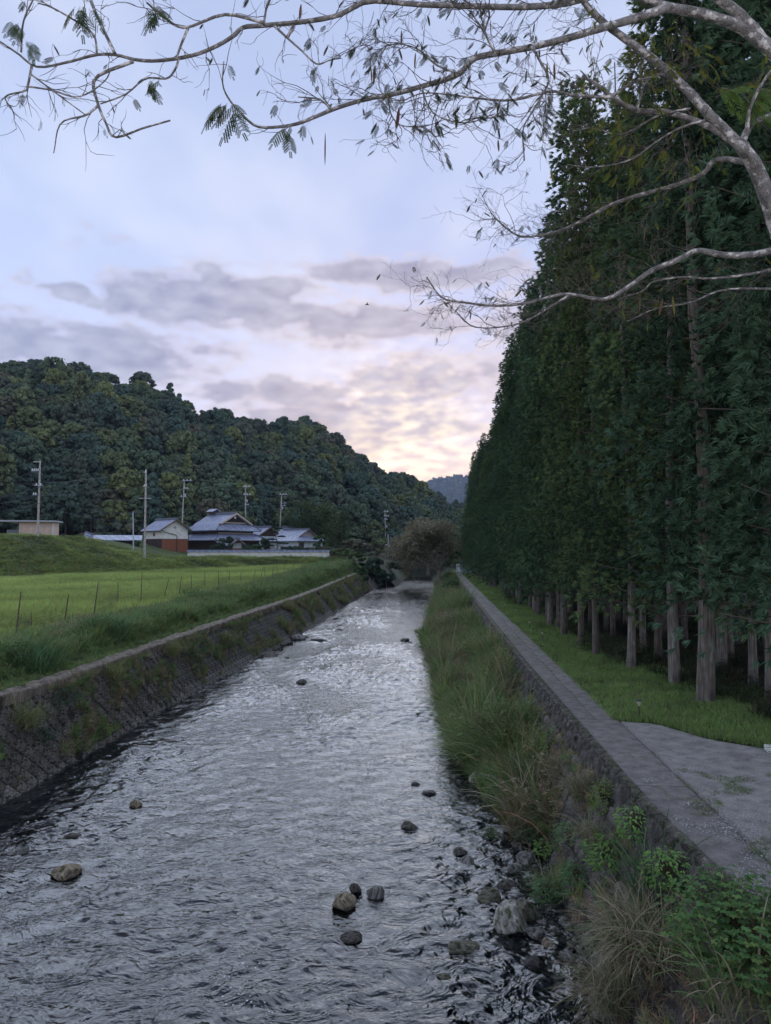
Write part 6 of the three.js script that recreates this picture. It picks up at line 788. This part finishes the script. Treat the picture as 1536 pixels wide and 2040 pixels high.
  // the bunch of large fronds that hangs alone against the sky, and a few others the photograph shows clearly
  for (const [px, py, d, n, L] of [[455, 215, 5.3, 8, .16], [575, 258, 5.3, 4, .13], [30, 50, 5.6, 5, .12], [165, 15, 5.6, 5, .14], [310, 20, 5.7, 5, .13], [55, 90, 5.6, 3, .12], [310, 165, 5.6, 4, .12], [450, 130, 5.3, 1, .07], [1500, 190, 6.3, 9, .17], [1440, 180, 6.2, 6, .14], [1530, 240, 6.3, 6, .16]]) for (let k = 0; k < n; k++) { const a = -2.6 + 2.0 * r() + (px > 1200 ? 1 : 0), p = world(px + (r() - .5) * 30, py + (r() - .5) * 20, d); frond(p, V(Math.cos(a), Math.sin(a) * .9, (r() - .5) * .7).normalize(), V((r() - .5), .5, .8).normalize(), L * (.7 + .5 * r()), (px > 1200 ? [.10, .17, .04] : green[k % 4])); }
  const tw = mesh('twigs', twig.geo(), barkD, o); tw.userData.kind = 'stuff'; const fo = mesh('foliage', lf.geo(), leafMat(0xffffff, .12), o); fo.userData.kind = 'stuff';
  // flat seed pods
  const podMat = [[.10, .055, .04], [.16, .10, .055], [.20, .19, .05]].map(c => leafMat(lin(...c), .25)); const podG = (() => { const g = new GB(), n = 8; for (let k = 0; k <= n; k++) { const t = k / n, w = .011 * Math.pow(Math.sin(Math.PI * clamp(t * .96 + .02)), .6), bump = .0018 * Math.sin(t * 25); g.v(-w, -.13 * t, bump); g.v(w, -.13 * t, bump); if (k) { const b = g.n; g.quad(b - 4, b - 3, b - 1, b - 2); } } return g.geo(); })();
  for (const [px, py, m, s, d] of [[918, 55, 0, 1.6, 5.6], [977, 38, 0, 1.1, 5.6], [795, 215, 0, 1.2, 5.4], [739, 132, 1, 1.0, 5.4], [747, 130, 1, 1.1, 5.4], [828, 105, 1, .9, 5.5], [840, 82, 1, .8, 5.5], [1040, 115, 1, 1.0, 5.7], [1090, 125, 1, 1.0, 5.7], [1104, 125, 1, 1.1, 5.7], [990, 205, 1, .9, 5.5], [912, 225, 1, .8, 5.5], [908, 225, 0, .9, 5.5], [1097, 337, 2, 1.0, 5.9], [648, 265, 0, 2.0, 5.3], [600, 8, 1, 1.1, 5.8], [800, 60, 0, 1.2, 5.6], [1191, 120, 2, 1.2, 6.1], [1276, 115, 2, 2.0, 6.1], [1258, 75, 1, .9, 6.1], [1215, 108, 1, .9, 6.1], [1285, 450, 1, 1.2, 7], [1275, 590, 1, 1.3, 7.6], [1320, 595, 1, 1.3, 7.6], [1340, 590, 2, 1.5, 7.6], [1305, 605, 1, 1.2, 7.6], [655, 150, 0, .7, 5.5], [992, 278, 1, .8, 5.6], [1165, 160, 2, 1.0, 6.0], [1040, 225, 1, .8, 5.6]]) { const q = world(px, py, d), m2 = mesh('seed_pod', podG, podMat[m], o); m2.position.copy(q); m2.scale.set(s > 1.9 && px < 700 ? s * .35 : s, s, s); m2.rotation.set((r() - .5) * .5, r() * 3, (r() - .5) * .4); }
  // two small birds far off in the sky
  for (const [px, py, d, lab] of [[731, 607, 60, 'small dark bird gliding before the middle clouds'], [990, 767, 80, 'small dark bird low beside the cedar tops']]) { const p = at(px, py, d), b = thing('bird', lab, 'bird', p.toArray(), .4), bm = mat({ color: lin(.05, .05, .055) }), g = new GB().tube([V(-.17, 0, 0), V(-.08, .01, 0), V(.05, .01, 0), V(.16, .02, 0), V(.2, .01, 0)], [.008, .035, .042, .028, .004], 8); mesh('body', g.geo(), bm, b); for (const s of [-1, 1]) { const w = new GB(); w.poly([[-.05, .03, 0], [.06, .03, 0], [.02, .10, s * .2], [-.06, .07, s * .36], [-.07, .08, s * .2]]); w.poly([[-.05, .022, 0], [-.07, .072, s * .2], [-.06, .065, s * .36], [.02, .092, s * .2], [.06, .022, 0]]); mesh('wing', w.geo(), bm, b); } }
}
// things of one look that share a label: say which of them, counted from the left of the view
{
  const by = {}; for (const o of scene.children) if (o.userData.label && o.userData.group) (by[o.userData.label] ??= []).push(o);
  const nth = ['leftmost', 'second', 'third', 'fourth', 'fifth', 'sixth', 'seventh', 'eighth', 'ninth', 'tenth'], v = new THREE.Vector3();
  for (const [l, a] of Object.entries(by)) { if (a.length < 2 || a.length > 10) continue; const px = o => { v.copy(o.position); if (o.name.startsWith('power_line')) { o.geometry.computeBoundingBox(); o.geometry.boundingBox.getCenter(v); } v.applyMatrix4(camera.matrixWorldInverse); return -v.x / v.z; }; a.sort((p, q) => px(p) - px(q)).forEach((o, k) => { o.userData.label = l + (a.length === 2 ? (k ? ', right of two' : ', left of two') : k === a.length - 1 ? ', rightmost of ' + a.length : ', ' + nth[k] + ' of ' + a.length + (k ? ' from left' : '')); if (o.userData.label.split(/\s+/).length > 16) o.userData.label = l + ', ' + (k ? nth[k] : 'leftmost'); }); }
}
renderer.render(scene, camera);
